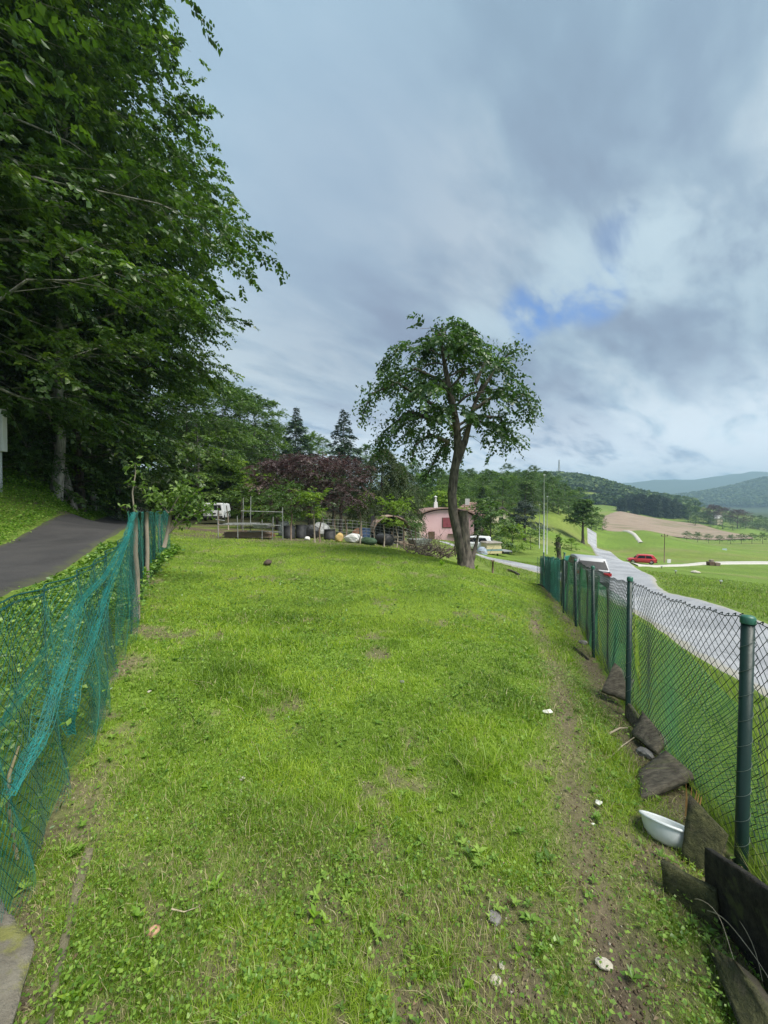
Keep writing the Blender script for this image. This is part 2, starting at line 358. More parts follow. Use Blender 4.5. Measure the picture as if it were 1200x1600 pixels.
# centre fan
cidx = len(GX); GXc = np.append(GX, 0); GYc = np.append(GY, 0); GZc = np.append(GZ, h1(0, 0.01)); Cc = np.concatenate([C, C[:1]])
T = np.stack([np.full(na-1, cidx), np.arange(na-1), np.arange(1, na)], -1)
# close the seam behind the camera
sj = np.arange(nr-1)*na
S = np.stack([sj+na-1, sj+na+na-1, sj+na, sj], -1)
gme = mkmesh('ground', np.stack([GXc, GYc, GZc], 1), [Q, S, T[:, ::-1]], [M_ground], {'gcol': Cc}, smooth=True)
bpy_ground = link('ground', gme, kind='structure')
if gme.polygons[len(gme.polygons)//2].normal.z < 0: gme.flip_normals()

# ------------------------------------------------------------------ draped strips: lane, road
def resample(p, step):
    p = np.asarray(p, float); d_ = np.concatenate([[0], np.cumsum(np.hypot(*np.diff(p, axis=0).T))])
    return p, d_
def strip(name, left, right, off, mat, nv=14, step=0.5, wob=0.12, kind='structure', thick=None):
    left = np.array(left, float); right = np.array(right, float)
    dl = np.concatenate([[0], np.cumsum(np.hypot(*np.diff((left+right)/2, axis=0).T))]); L = dl[-1]
    # smooth (Catmull-like through dense linear + blur)
    n = max(12, int(L/step)); t = np.linspace(0, L, n)
    def sm(q):
        q = np.stack([np.interp(t, dl, q[:, k]) for k in (0, 1)], 1)
        for _ in range(max(2, n//12)):
            q[1:-1] = 0.25*q[:-2]+0.5*q[1:-1]+0.25*q[2:]
        return q
    l = sm(left); r_ = sm(right); s = np.linspace(0, 1, nv)[None, :, None]
    G = l[:, None]*(1-s)+r_[:, None]*s
    wv = (fbm(t*1.3, t*0+3, 41)-0.5)*wob*2; wv2 = (fbm(t*1.3, t*0+9, 42)-0.5)*wob*2
    dr = (r_-l); dr /= np.linalg.norm(dr, axis=1)[:, None]+1e-9
    G[:, 0] += dr*wv[:, None]; G[:, -1] += dr*wv2[:, None]
    X = G[..., 0].ravel(); Y = G[..., 1].ravel(); Z = hz(X, Y)+off+0.0012*np.hypot(X, Y)
    e = np.zeros((n, nv)); e[:, 0] = e[:, -1] = 1; Z = Z-e.ravel()*(off+0.02+0.002*np.hypot(X, Y))
    edge = np.tile(np.minimum(np.linspace(0, 1, nv), 1-np.linspace(0, 1, nv))*2, n)
    ii = np.arange(n-1)[:, None]*nv; jj = np.arange(nv-1)[None, :]
    Qs = np.stack([ii+jj, ii+jj+1, ii+nv+jj+1, ii+nv+jj], -1).reshape(-1, 4)
    me = mkmesh(name, np.stack([X, Y, Z], 1), [Qs], [mat], {'edge': edge}, smooth=True)
    if me.polygons[len(me.polygons)//2].normal.z < 0: me.flip_normals()
    return link(name, me, kind=kind)
def asphalt(name, a, b_, edgec, wet=0.75):
    m, nb = newmat(name); oc = nb.node('ShaderNodeTexCoord').outputs['Object']
    c = nb.ramp(nb.noise(oc, 0.5, 6, 0.6), [(0.35, a), (0.65, b_)])
    c = nb.mix(1.0, c, nb.ramp(nb.noise(oc, 0.18, 8, 0.7, 1.5), [(0.40, (0.70, 0.70, 0.71)), (0.5, (1, 1, 1)), (0.62, (1.14, 1.13, 1.1))]), 'MULTIPLY')
    c = nb.mix(1.0, c, nb.ramp(nb.noise(oc, 60, 3, 0.8), [(0.35, (0.6, 0.6, 0.6)), (0.7, (1.45, 1.45, 1.45))]), 'MULTIPLY')
    e = nb.node('ShaderNodeAttribute', attribute_name='edge').outputs['Fac']
    e = nb.math('ADD', e, nb.math('MULTIPLY', nb.math('SUBTRACT', nb.noise(oc, 2.5, 6, 0.7), 0.5), 0.5))
    c = nb.mix(nb.maprange(e, 0.26, 0.08), c, edgec)
    bp = nb.node('ShaderNodeBump', ins={'Strength': 0.5, 'Distance': 0.01, 'Height': nb.noise(oc, 90, 3, 0.8)})
    return finish(m, nb, nb.node('ShaderNodeBsdfPrincipled', ins={'Roughness': wet, 'Base Color': c, 'Normal': bp.outputs[0]}).outputs[0])
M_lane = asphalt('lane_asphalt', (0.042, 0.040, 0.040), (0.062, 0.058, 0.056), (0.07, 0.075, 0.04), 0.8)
M_road = asphalt('road_asphalt', (0.31, 0.315, 0.33), (0.38, 0.385, 0.40), (0.33, 0.31, 0.25), 0.6)
M_gravel = pbr('gravel', (0.42, 0.40, 0.35), (0.52, 0.50, 0.45), 4, 0.95)
lanen = [(-1.2, -1.2), (-4, 4), (-7.3, 10), (-12.9, 20), (-18.5, 30), (-27.6, 46), (-36, 58), (-50, 72)]
lanef = [(-4.2, -0.5), (-7.0, 4.7), (-10.0, 10.0), (-15.7, 20), (-21.4, 30), (-30.7, 46), (-39, 56), (-52, 68)]
strip('lane', lanen, lanef, 0.02, M_lane, 12, 0.3, 0.10)
rl = [(1.5, -8), (2.9, -2), (4.2, 2), (5.4, 5.4), (6.5, 8.45), (8.3, 13.9), (10.2, 19), (13.2, 23.5), (16.4, 28.6), (22.1, 38.7), (29, 52), (36, 66), (53, 100), (66, 125)]
rrt = [(6.8, -8), (7.6, -2), (8.5, 4), (9.2, 7.5), (9.9, 9.9), (11.2, 13.4), (13.3, 18.2), (15.6, 21.8), (17.8, 25), (24.2, 36.5), (31.5, 49), (40, 67), (55.4, 99.5), (68.8, 124)]
strip('road', rl, rrt, 0.03, M_road, 16, 0.5, 0.15)
strip('side_road', [(10.6, 18.9), (9.4, 20.2), (8.5, 22.2), (7.6, 26), (6.6, 33), (4.5, 44)], [(13.9, 23.9), (12.6, 23.6), (11.5, 24.6), (10.3, 27.5), (9.2, 34), (7.5, 44)], 0.045, M_road, 12, 0.4, 0.12)
strip('gravel_track', [(27, 40.5), (33.5, 48), (40, 55), (56, 67), (74, 74.5), (110, 88)], [(33, 52), (38.5, 55), (45, 60.5), (59, 71.3), (78, 80), (112, 94)], 0.06, M_gravel, 10, 1.0, 0.3)
strip('gravel_track', [(P(972, 150), 150), (P(988, 128), 128), (P(998, 112), 112)], [(P(979, 152), 152), (P(995, 129), 129), (P(1006, 112), 112)], 0.1, M_gravel, 6, 1.0, 0.3)
# ploughed field: a draped sheet
M_brown = pbr('ploughed_soil', (0.23, 0.165, 0.115), (0.31, 0.235, 0.165), 0.08, 0.95, detail=8, stretch=(1, 3, 1), c3=(0.17, 0.15, 0.075), s3=0.03, t3=(0.52, 0.66))
pa = np.array([ploughed[0], ploughed[5], ploughed[4]]); pb_ = np.array([ploughed[1], ploughed[2], ploughed[3]])
strip('ploughed_field', pa, pb_, 0.10, M_brown, 30, 4.0, 3.0)

# ------------------------------------------------------------------ grass
def blades(x, y, h, w, col, seg=True, lean=0.5, z=None):
    n = len(x); z = hz(x, y) if z is None else z
    a = rng.uniform(0, 2*np.pi, n); la = rng.uniform(0, 2*np.pi, n); ln = np.abs(rng.normal(0, lean, n))*h
    wx = np.cos(a)*w/2; wy = np.sin(a)*w/2; lx = np.cos(la)*ln; ly = np.sin(la)*ln
    base = np.stack([x, y, z-0.004], 1)
    wv = np.stack([wx, wy, wx*0], 1); lv = np.stack([lx, ly, lx*0], 1); up = np.stack([lx*0, lx*0, h], 1)
    if seg:
        V = np.stack([base-wv, base+wv, base+wv*0.8+lv*0.3+up*0.62, base-wv*0.8+lv*0.3+up*0.62, base+lv+up*0.93], 1)
        o = np.arange(n)[:, None]*5
        return V.reshape(-1, 3), o+[0, 1, 2, 3], o+[3, 2, 4], np.repeat(col, 5)
    V = np.stack([base-wv, base+wv, base+lv+up], 1); o = np.arange(n)[:, None]*3
    return V.reshape(-1, 3), np.zeros((0, 4), int), o+[0, 1, 2], np.repeat(col, 3)
def leaves(base, dv, nv_, L, Wd, fold=0.12):
    """vectorised leaf: base, direction, normal; four vertices, two triangles"""
    dv = dv/(np.linalg.norm(dv, axis=1)[:, None]+1e-9); sv_ = np.cross(dv, nv_); sv_ /= np.linalg.norm(sv_, axis=1)[:, None]+1e-9
    nn = np.cross(sv_, dv); L = np.asarray(L)[:, None]; Wd = np.asarray(Wd)[:, None]
    m_ = base+dv*L*0.45
    V = np.stack([base, m_+sv_*Wd/2+nn*L*fold, base+dv*L-nn*L*0.08, m_-sv_*Wd/2+nn*L*fold], 1)
    return V.reshape(-1, 3)
def leaf_tris(n): o = np.arange(n)[:, None]*4; return np.concatenate([o+[0, 1, 2], o+[0, 2, 3]])
def scatter_lawn(n, y0, y1, pw=1.0, x0=-150, x1=1350):
    t = rng.uniform(0, 1, n); Y = y0*(y1/y0)**(t**pw); px = rng.uniform(x0, x1, n); X = (px-600)/F*Y
    k = (X > np.where(Y > 9.6, -0.62*Y, fence_x(FL, Y)+0.02))*(X < fence_x(FR, Y)-0.03); return X[k], Y[k]
GRASS = [(0.0, (0.055, 0.115, 0.014)), (0.35, (0.145, 0.245, 0.02)), (0.7, (0.245, 0.37, 0.03)), (0.9, (0.34, 0.45, 0.045)), (0.93, (0.40, 0.35, 0.18)), (1.0, (0.52, 0.45, 0.26))]
M_grass = leafmat('grass', GRASS, 0.3, 0.5, 0.3, upn=0.75)
x1, y1 = scatter_lawn(400000, 0.85, 5.5); bmk = bare(x1, y1)
k = rng.uniform(0, 1, len(x1)) > bmk*1.02; x1, y1, bmk = x1[k], y1[k], bmk[k]
cl_ = fbm(x1*4, y1*4, 51); tuft = fbm(x1*1.6, y1*1.6, 52)
big = fbm(x1*0.8, y1*0.8, 57)
h_ = (0.012+0.034*cl_**1.2*rng.uniform(0.5, 1.5, len(x1)))*(1+1.3*sstep(tuft, 0.56, 0.74))*(1+0.8*(rng.uniform(0, 1, len(x1)) < 0.06))*(1-0.45*bmk)
w_ = np.maximum(0.0022, 0.0017*y1)*rng.uniform(0.7, 1.3, len(x1))
c_ = np.clip(0.16+0.62*sstep(fbm(x1*2.3, y1*2.3, 53), 0.3, 0.72)*0.7+0.22*sstep(big, 0.35, 0.65)+rng.normal(0, 0.14, len(x1)), 0, 0.89)
c_ = np.where(rng.uniform(0, 1, len(x1)) < 0.035+0.10*sstep(-y1, -2.6, -1)+0.4*bmk, rng.uniform(0.92, 1, len(x1)), c_)
a = blades(x1, y1, h_, w_, c_, True, 0.9)
x2, y2 = scatter_lawn(380000, 4.6, 19, 1.0); k = rng.uniform(0, 1, len(x2)) > bare(x2, y2)*0.95; x2, y2 = x2[k], y2[k]
c2 = np.clip(0.38+0.42*sstep(fbm(x2*1.1, y2*1.1, 54), 0.3, 0.7)+rng.normal(0, 0.12, len(x2)), 0, 0.89)
c2 = np.where(rng.uniform(0, 1, len(x2)) < 0.012+0.10*sstep(y2, 11, 14)*(x2 < 0)*sstep(fbm(x2, y2, 58), 0.4, 0.6), rng.uniform(0.92, 1, len(x2)), c2)
b2 = blades(x2, y2, rng.uniform(0.018, 0.05, len(x2))*(0.7+0.8*fbm(x2, y2, 55)), 0.0014*y2*rng.uniform(0.7, 1.5, len(x2)), c2, False, 0.9)
n5 = len(a[0])
me = mkmesh('lawn_grass', np.concatenate([a[0], b2[0]]), [a[1], np.concatenate([a[2], b2[2]+n5])], [M_grass], {'rnd': np.concatenate([a[3], b2[3]])})
me.materials.append(leafmat('grass_near', GRASS, 0.35, 0.45, 0.4, upn=0.25)); npl = len(a[1]); mi = np.zeros(len(me.polygons), np.int32); mi[:npl] = 1; mi[npl:npl+len(a[2])] = 1; me.polygons.foreach_set('material_index', mi)
link('lawn_grass', me, kind='stuff', label='short patchy green grass of the fenced lawn', cat='grass')
# clover and small broad leaves among the blades
M_clover = leafmat('clover', [(0, (0.07, 0.15, 0.02)), (0.5, (0.15, 0.27, 0.035)), (1, (0.27, 0.40, 0.07))], 0.3, 0.4, 0.5, upn=0.5)
xc, yc = scatter_lawn(60000, 0.9, 8.0); k = (fbm(xc*1.4, yc*1.4, 61)*0.7+0.3*fbm(xc*6, yc*6, 64)+0.2*sstep(-xc, 0, 1.2) > 0.52)*(rng.uniform(0, 1, len(xc)) > bare(xc, yc)*0.85); xc, yc = xc[k], yc[k]
nq = len(xc); dirs = rng.normal(0, 1, (nq, 3)); dirs[:, 2] = np.abs(dirs[:, 2])*0.4
nv_ = rng.normal(0, 0.35, (nq, 3)); nv_[:, 2] = 1
bs = np.stack([xc, yc, hz(xc, yc)+rng.uniform(0.012, 0.05, nq)], 1)
Lf = rng.uniform(0.006, 0.018, nq)*np.maximum(1, yc/2.2)
V = leaves(bs, dirs, nv_, Lf, Lf*rng.uniform(0.6, 0.95, nq))
link('clover', mkmesh('clover', V, [leaf_tris(nq)], [M_clover], {'rnd': np.repeat(rng.uniform(0, 1, nq), 4)}), kind='stuff', label='small clover and weed leaves spread through the lawn', cat='clover')
# broad leaved weeds in patches, and crumbs of soil where the grass is worn away
nw = 560; xw, yw = scatter_lawn(nw*3, 0.9, 6.5); kk = (fbm(xw*1.1+4, yw*1.1, 63) > 0.50) & (rng.uniform(0, 1, len(xw)) > bare(xw, yw)*0.8); xw, yw = xw[kk][:nw], yw[kk][:nw]; nw = len(xw); npl_ = 6
aw = rng.uniform(0, 2*np.pi, (nw, 1))+np.arange(npl_)*1.05+rng.normal(0, 0.25, (nw, npl_)); el = rng.uniform(0.15, 1.1, (nw, npl_))
dv = np.stack([np.cos(aw), np.sin(aw), el], -1).reshape(-1, 3); nn = np.stack([-np.cos(aw)*el, -np.sin(aw)*el, np.ones_like(aw)], -1).reshape(-1, 3)
Lw = np.repeat(rng.uniform(0.018, 0.042, nw), npl_)*rng.uniform(0.6, 1.2, nw*npl_); bs = np.repeat(np.stack([xw, yw, hz(xw, yw)+0.012], 1), npl_, 0)
link('broad_leaved_weeds', mkmesh('broad_leaved_weeds', leaves(bs, dv, nn, Lw, Lw*0.42), [leaf_tris(nw*npl_)], [M_clover], {'rnd': np.repeat(np.clip(np.repeat(rng.normal(0.5, 0.25, nw), npl_)+rng.normal(0, 0.1, nw*npl_), 0, 1), 4)}), kind='stuff', label='plantain and dandelion leaves in small rosettes across the near lawn', cat='weeds')
xs_, ys_ = scatter_lawn(60000, 0.85, 7); kk = rng.uniform(0, 1, len(xs_)) < bare(xs_, ys_)**2*0.6; xs_, ys_ = xs_[kk], ys_[kk]; nsb = len(xs_)
sz = rng.uniform(0.0015, 0.006, nsb)*np.maximum(1, ys_/3); oct_ = np.array([(1, 0, 0), (0, 1, 0), (-1, 0, 0), (0, -1, 0), (0, 0, 0.8), (0, 0, -0.8)])
Vc = np.stack([xs_, ys_, hz(xs_, ys_)+sz*0.3], 1)[:, None]+(oct_[None]+rng.normal(0, 0.25, (nsb, 6, 3)))*sz[:, None, None]
of = np.arange(nsb)[:, None]*6; Tc = np.concatenate([of+[k_, (k_+1) % 4, 4] for k_ in range(4)]+[of+[(k_+1) % 4, k_, 5] for k_ in range(4)])
link('soil_crumbs', mkmesh('soil_crumbs', Vc.reshape(-1, 3), [Tc], [leafmat('soil_crumb', [(0, (0.07, 0.05, 0.035)), (0.7, (0.17, 0.13, 0.095)), (0.95, (0.26, 0.21, 0.16)), (1, (0.42, 0.38, 0.32))], 0.0, 0.95, 0.1)], {'rnd': np.repeat(rng.uniform(0, 1, nsb), 6)}), kind='stuff', label='crumbs of soil and grit on the worn patches of the lawn', cat='soil')
# meadow grass outside the right fence, down to the road and beyond it
t = rng.uniform(0, 1, 230000); Y = 1.0*(34/1.0)**t; px = rng.uniform(700, 1500, len(t)); X = (px-600)/F*Y
ed = np.interp(Y, [q[1] for q in rl], [q[0] for q in rl]); er = np.interp(Y, [q[1] for q in rrt], [q[0] for q in rrt])
k = (X > fence_x(FR, Y)+0.03)*((X < ed-0.05)+(X > er+0.1)) > 0
side = inpoly(X, Y, [(12.0, 17.2), (9.6, 19.6), (8.6, 21.9), (7.6, 26), (6.6, 33), (9.2, 34), (10.3, 27.5), (11.4, 24.2), (15.2, 24.0)])
k = k & ~side; X, Y = X[k], Y[k]
cm = np.clip(0.4+0.45*fbm(X*0.8, Y*0.8, 71)+rng.normal(0, 0.12, len(X))-0.1, 0, 0.89)
cm = np.where(rng.uniform(0, 1, len(X)) < 0.04, rng.uniform(0.92, 1, len(X)), cm)
near_f = np.exp(-((X-fence_x(FR, Y))/0.8)**2)
a = blades(X, Y, rng.uniform(0.04, 0.11, len(X))*(0.6+0.8*fbm(X*0.7, Y*0.7, 72))*(1+0.8*near_f), np.maximum(0.003, 0.0017*Y)*rng.uniform(0.7, 1.3, len(X)), cm, False, 0.5)
link('meadow_grass', mkmesh('meadow_grass', a[0], [a[2]], [M_grass], {'rnd': a[3]}), kind='stuff', label='longer green grass on the bank between the right fence and the road', cat='grass')
# weeds and ivy on the bank behind the left net
def weed_cover(name, X, Y, size, height, mat, label, cat, nper=1):
    n = len(X); X = np.repeat(X, nper)+rng.normal(0, size.mean()*1.2, n*nper); Y = np.repeat(Y, nper)+rng.normal(0, size.mean()*1.2, n*nper)
    hh = np.repeat(height, nper)*rng.uniform(0.15, 1, n*nper)**0.7; s = np.repeat(size, nper)*rng.uniform(0.6, 1.3, n*nper)
    dv = rng.normal(0, 1, (len(X), 3)); dv[:, 2] = rng.normal(0.1, 0.4, len(X)); nn = rng.normal(0, 0.5, (len(X), 3)); nn[:, 2] += 1
    V = leaves(np.stack([X, Y, hz(X, Y)+hh], 1), dv, nn, s, s*rng.uniform(0.45, 0.85, len(X)))
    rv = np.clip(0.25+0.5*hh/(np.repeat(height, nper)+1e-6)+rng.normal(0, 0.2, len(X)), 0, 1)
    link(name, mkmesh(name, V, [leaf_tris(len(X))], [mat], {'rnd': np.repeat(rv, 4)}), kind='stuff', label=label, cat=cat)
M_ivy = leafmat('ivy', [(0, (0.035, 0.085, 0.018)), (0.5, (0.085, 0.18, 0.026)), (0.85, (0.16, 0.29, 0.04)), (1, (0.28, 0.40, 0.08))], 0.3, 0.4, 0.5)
t = rng.uniform(0, 1, 30000); Y = -0.4+t*10.4; X = fence_x(FL, Y)-0.04-rng.uniform(0, 1, len(t))**1.1*2.3
ne = np.interp(Y, [q[1] for q in lanen], [q[0] for q in lanen]); k = X > ne+0.15; X, Y = X[k], Y[k]
top = np.interp(fence_x(FL, Y)-X, [0, 0.5, 1.0, 2.3], [0.42, 0.34, 0.12, 0.05])*np.interp(Y, [0, 2, 4.2, 10], [1.0, 1.0, 0.8, 0.6])*(0.5+0.8*fbm(X*2, Y*2, 75))
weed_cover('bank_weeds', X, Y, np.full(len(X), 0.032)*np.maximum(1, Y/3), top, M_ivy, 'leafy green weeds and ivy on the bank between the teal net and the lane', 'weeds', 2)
M_verge = leafmat('verge', [(0, (0.05, 0.12, 0.015)), (0.5, (0.11, 0.23, 0.025)), (0.85, (0.20, 0.34, 0.04)), (1, (0.33, 0.44, 0.09))], 0.35, 0.5, 0.3)
t = rng.uniform(0, 1, 26000); Y = 3*(60/3)**t; fe = np.interp(Y, [q[1] for q in lanef], [q[0] for q in lanef]); dd = rng.uniform(0, 1, len(t))**1.2*5.5*(0.5+Y/20)
X = fe-0.05-dd
top = (0.12+0.55*sstep(dd, 0.4, 3))*(0.4+1.0*fbm(X*0.9, Y*0.9, 76))
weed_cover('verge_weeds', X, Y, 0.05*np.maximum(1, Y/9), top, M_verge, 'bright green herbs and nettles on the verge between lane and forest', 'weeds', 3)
# ------------------------------------------------------------------ trees
def barkmat(name, a, c, sc=6): return pbr(name, a, c, sc, 0.9, bump=0.9, bscale=14, stretch=(1, 1, 0.3), c3=(0.07, 0.09, 0.04), s3=1.2, t3=(0.52, 0.66))
M_bark_pale = barkmat('bark_pale', (0.12, 0.11, 0.09), (0.42, 0.40, 0.35))
M_bark_dark = barkmat('bark_dark', (0.03, 0.025, 0.02), (0.15, 0.125, 0.10), 16)
L_beech = leafmat('beech_leaves', [(0, (0.03, 0.065, 0.015)), (0.5, (0.065, 0.125, 0.022)), (0.8, (0.115, 0.195, 0.03)), (1, (0.18, 0.26, 0.04))], 0.32, 0.38, 0.5)
L_pale = leafmat('pale_leaves', [(0, (0.07, 0.13, 0.03)), (0.5, (0.12, 0.20, 0.045)), (1, (0.22, 0.31, 0.08))], 0.35, 0.5, 0.4)
L_lime = leafmat('lime_leaves', [(0, (0.09, 0.16, 0.018)), (0.5, (0.17, 0.27, 0.028)), (1, (0.28, 0.38, 0.05))], 0.4, 0.45, 0.4)
L_mid = leafmat('mid_leaves', [(0, (0.04, 0.08, 0.02)), (0.5, (0.08, 0.15, 0.032)), (1, (0.16, 0.25, 0.055))], 0.33, 0.45, 0.4)
L_apple = leafmat('apple_leaves', [(0, (0.03, 0.065, 0.022)), (0.5, (0.06, 0.12, 0.036)), (1, (0.13, 0.22, 0.07))], 0.3, 0.42, 0.5)
L_plum = leafmat('plum_leaves', [(0, (0.045, 0.026, 0.03)), (0.5, (0.095, 0.070, 0.070)), (0.85, (0.17, 0.13, 0.12)), (1, (0.27, 0.21, 0.17))], 0.3, 0.5, 0.4, (1.4, 0.8, 0.8))
L_fir = leafmat('fir_needles', [(0, (0.012, 0.030, 0.018)), (0.5, (0.025, 0.055, 0.028)), (1, (0.055, 0.095, 0.045))], 0.15, 0.55, 0.3)
L_cedar = leafmat('cedar_needles', [(0, (0.03, 0.05, 0.02)), (0.5, (0.055, 0.085, 0.03)), (1, (0.11, 0.13, 0.05))], 0.2, 0.55, 0.3)
L_blue = leafmat('bluish_needles', [(0, (0.04, 0.06, 0.05)), (0.5, (0.07, 0.10, 0.085)), (1, (0.12, 0.16, 0.13))], 0.15, 0.55, 0.3)
UP = np.array([0, 0, 1.0])
def unit(a): return a/(np.linalg.norm(a, axis=-1, keepdims=True)+1e-9)
def gen_tree(H, R_, cb=0.15, limbs=26, subs=11, sprays=5, nleaf=12, leafL=0.11, leafW=0.5, spL=0.7, droop=0.35, el0=50, el1=15, prof=None,
             trunk_r=0.25, seed=1, lean=(0, 0), irr=0.25, spdroop=0.5, flat=0.35, conif=False, bow=0.0, limbvis=True, trunkpts=None, maxlimb=None):
    """returns (trunk mesh builder, leaf vertices, per-leaf value); base at the origin"""
    g = np.random.default_rng(seed); mb = MB()
    prof = prof or (lambda t: math.sin(math.pi*min(1, max(0.02, (t*0.9+0.12))))**0.7)
    if trunkpts is None:
        nz_ = 9; tz = np.linspace(0, H*0.97, nz_); wob = np.cumsum(g.normal(0, 0.012*H, (nz_, 2)), axis=0)*0.6; wob[0] = 0
        tp = np.stack([wob[:, 0]+lean[0]*tz/H+bow*np.sin(tz/H*3), wob[:, 1]+lean[1]*tz/H, tz], 1)
        tp[0, 2] = -0.4
        tr = trunk_r*(1-tz/H*0.93)*np.where(tz == 0, 1.35, 1)
    else:
        tp = np.array(trunkpts, float); tr = tp[:, 3]; tp = tp[:, :3]; tz = tp[:, 2]
    mb.tube(tp, tr, 10)
    AN = []; AD = []; AC = []; AL = []
    for k in range(limbs):
        t = cb+(0.985-cb)*((k+g.uniform(0, 1))/limbs)**0.9; z = t*tp[-1, 2]
        o = np.array([np.interp(z, tz, tp[:, 0]), np.interp(z, tz, tp[:, 1]), z]); az = k*2.39996+g.uniform(-0.5, 0.5)
        L = R_*prof((t-cb)/(1-cb))*(1+g.normal(0, irr)); L = max(L, (0.04 if R_ == 4.4 else 0.12)*R_)
        if maxlimb: L = min(L, maxlimb)
        lc = g.normal(0, 0.13)
        el = R(el0+(el1-el0)*(1-t)+g.normal(0, 7)); hd = np.array([math.sin(az), math.cos(az), 0])
        s = np.linspace(0, 1, 7)[:, None]
        path = o+L*s*(hd*math.cos(el)+UP*math.sin(el))-UP*droop*L*s**2
        path[1:, :] += g.normal(0, 0.02*L, (6, 3))
        rb = np.interp(z, tz, tr)
        if limbvis: mb.tube(path[:6], np.linspace(max(0.012, rb*0.42), max(0.006, rb*0.08), 6), 5, cap=False)
        for q in range(subs):
            sp = 0.12+0.88*((q+g.uniform(0, 1))/subs)**0.8; pi = np.array([np.interp(sp, s[:, 0], path[:, c]) for c in range(3)])
            e = min(1, sp+0.05); tg = unit(np.array([np.interp(e, s[:, 0], path[:, c]) for c in range(3)])-np.array([np.interp(e-0.1, s[:, 0], path[:, c]) for c in range(3)]))
            sd_ = unit(np.cross(tg, UP))*(1 if q % 2 else -1)
            ang = R(g.uniform(25, 65)) if q < subs-1 else 0
            dv = unit(tg*math.cos(ang)+sd_*math.sin(ang)+UP*g.normal(0, 0.18))
            SL = L*(0.42*(1-sp)+0.16)*g.uniform(0.6, 1.2)+0.05*R_
            n_ = max(1, int(round(sprays*g.uniform(0.7, 1.3)))); f = np.linspace(0.15, 1, n_)[:, None]
            pp = pi+dv*SL*f-UP*droop*0.8*SL*f**2+g.normal(0, 0.05*SL+0.02, (n_, 3))
            if limbvis and SL > 0.7: mb.tube([pi, pi+dv*SL*0.5-UP*droop*0.2*SL, pi+dv*SL-UP*droop*0.8*SL], [max(0.008, rb*0.09), 0.007, 0.004], 3, cap=False)
            AL.append(np.full(n_, L/R_)); AC.append(np.full(n_, lc+g.normal(0, 0.06))); AN.append(pp); AD.append(unit(dv+sd_*g.normal(0, 0.6, (n_, 1))+g.normal(0, 0.25, (n_, 3))))
    AN = np.concatenate(AN); AD = np.concatenate(AD); ns = len(AN)
    sl = spL*g.uniform(0.6, 1.3, ns); AL = np.clip(0.2+1.6*np.concatenate(AL), 0, 1) if conif else np.ones(ns); sl = sl*AL
    side = unit(np.cross(AD, UP)+g.normal(0, flat*0.6, (ns, 3))); side = unit(side-AD*(side*AD).sum(1, keepdims=True))
    t = (np.arange(nleaf)+0.5)/nleaf
    sg = np.where(np.arange(nleaf) % 2, 1, -1)
    base = AN[:, None]+AD[:, None]*(sl[:, None]*t)[..., None]-UP*(spdroop*sl[:, None]*t**2)[..., None]
    tan = unit(AD[:, None]-UP*(2*spdroop*t)[None, :, None])
    ld = unit(tan*0.65+side[:, None]*sg[None, :, None]*0.85+g.normal(0, 0.22, (ns, nleaf, 3))-UP*0.15)
    nn = unit(np.cross(side[:, None]*np.ones_like(tan), tan)*1.0+g.normal(0, flat, (ns, nleaf, 3)))
    nn = np.where(nn[..., 2:3] < 0, -nn, nn)
    N = ns*nleaf; LL = leafL*g.uniform(0.65, 1.25, N)*np.repeat(AL**0.7, nleaf)
    V = leaves(base.reshape(-1, 3), ld.reshape(-1, 3), nn.reshape(-1, 3), LL, LL*leafW)
    rv = np.repeat(g.normal(0.45, 0.12, ns)+np.concatenate(AC), nleaf)+g.normal(0, 0.13, N)
    return mb, V, np.repeat(np.clip(rv, 0, 1), 4)
def tree_protos(gen, lmat, bmat):
    mb, V, rv = gen
    return mb.mesh('trunk', bmat, True), mkmesh('crown', V, [leaf_tris(len(V)//4)], [lmat], {'rnd': rv})
def put_tree(name, protos, x, y, rot=0, sc=1.0, label='', group=None, dz=0.0, cat='tree', crown='crown', tilt=None):
    o = empty(name, (x, y, h1(x, y)+dz), (tilt[0], tilt[1], rot) if tilt else rot, label=label, cat=cat, group=group)
    o.scale = sc if hasattr(sc, '__len__') else (sc,)*3
    link('trunk', protos[0], o); link(crown, protos[1], o); return o
PR = {}
def proto(key, lmat, bmat, **kw):
    PR[key] = tree_protos(gen_tree(**kw), lmat, bmat); return PR[key]
pb_hi = lambda t: (0.75+0.35*math.sin(math.pi*t))*(1 if t < 0.8 else max(0.15, 1-(t-0.8)*3.2))
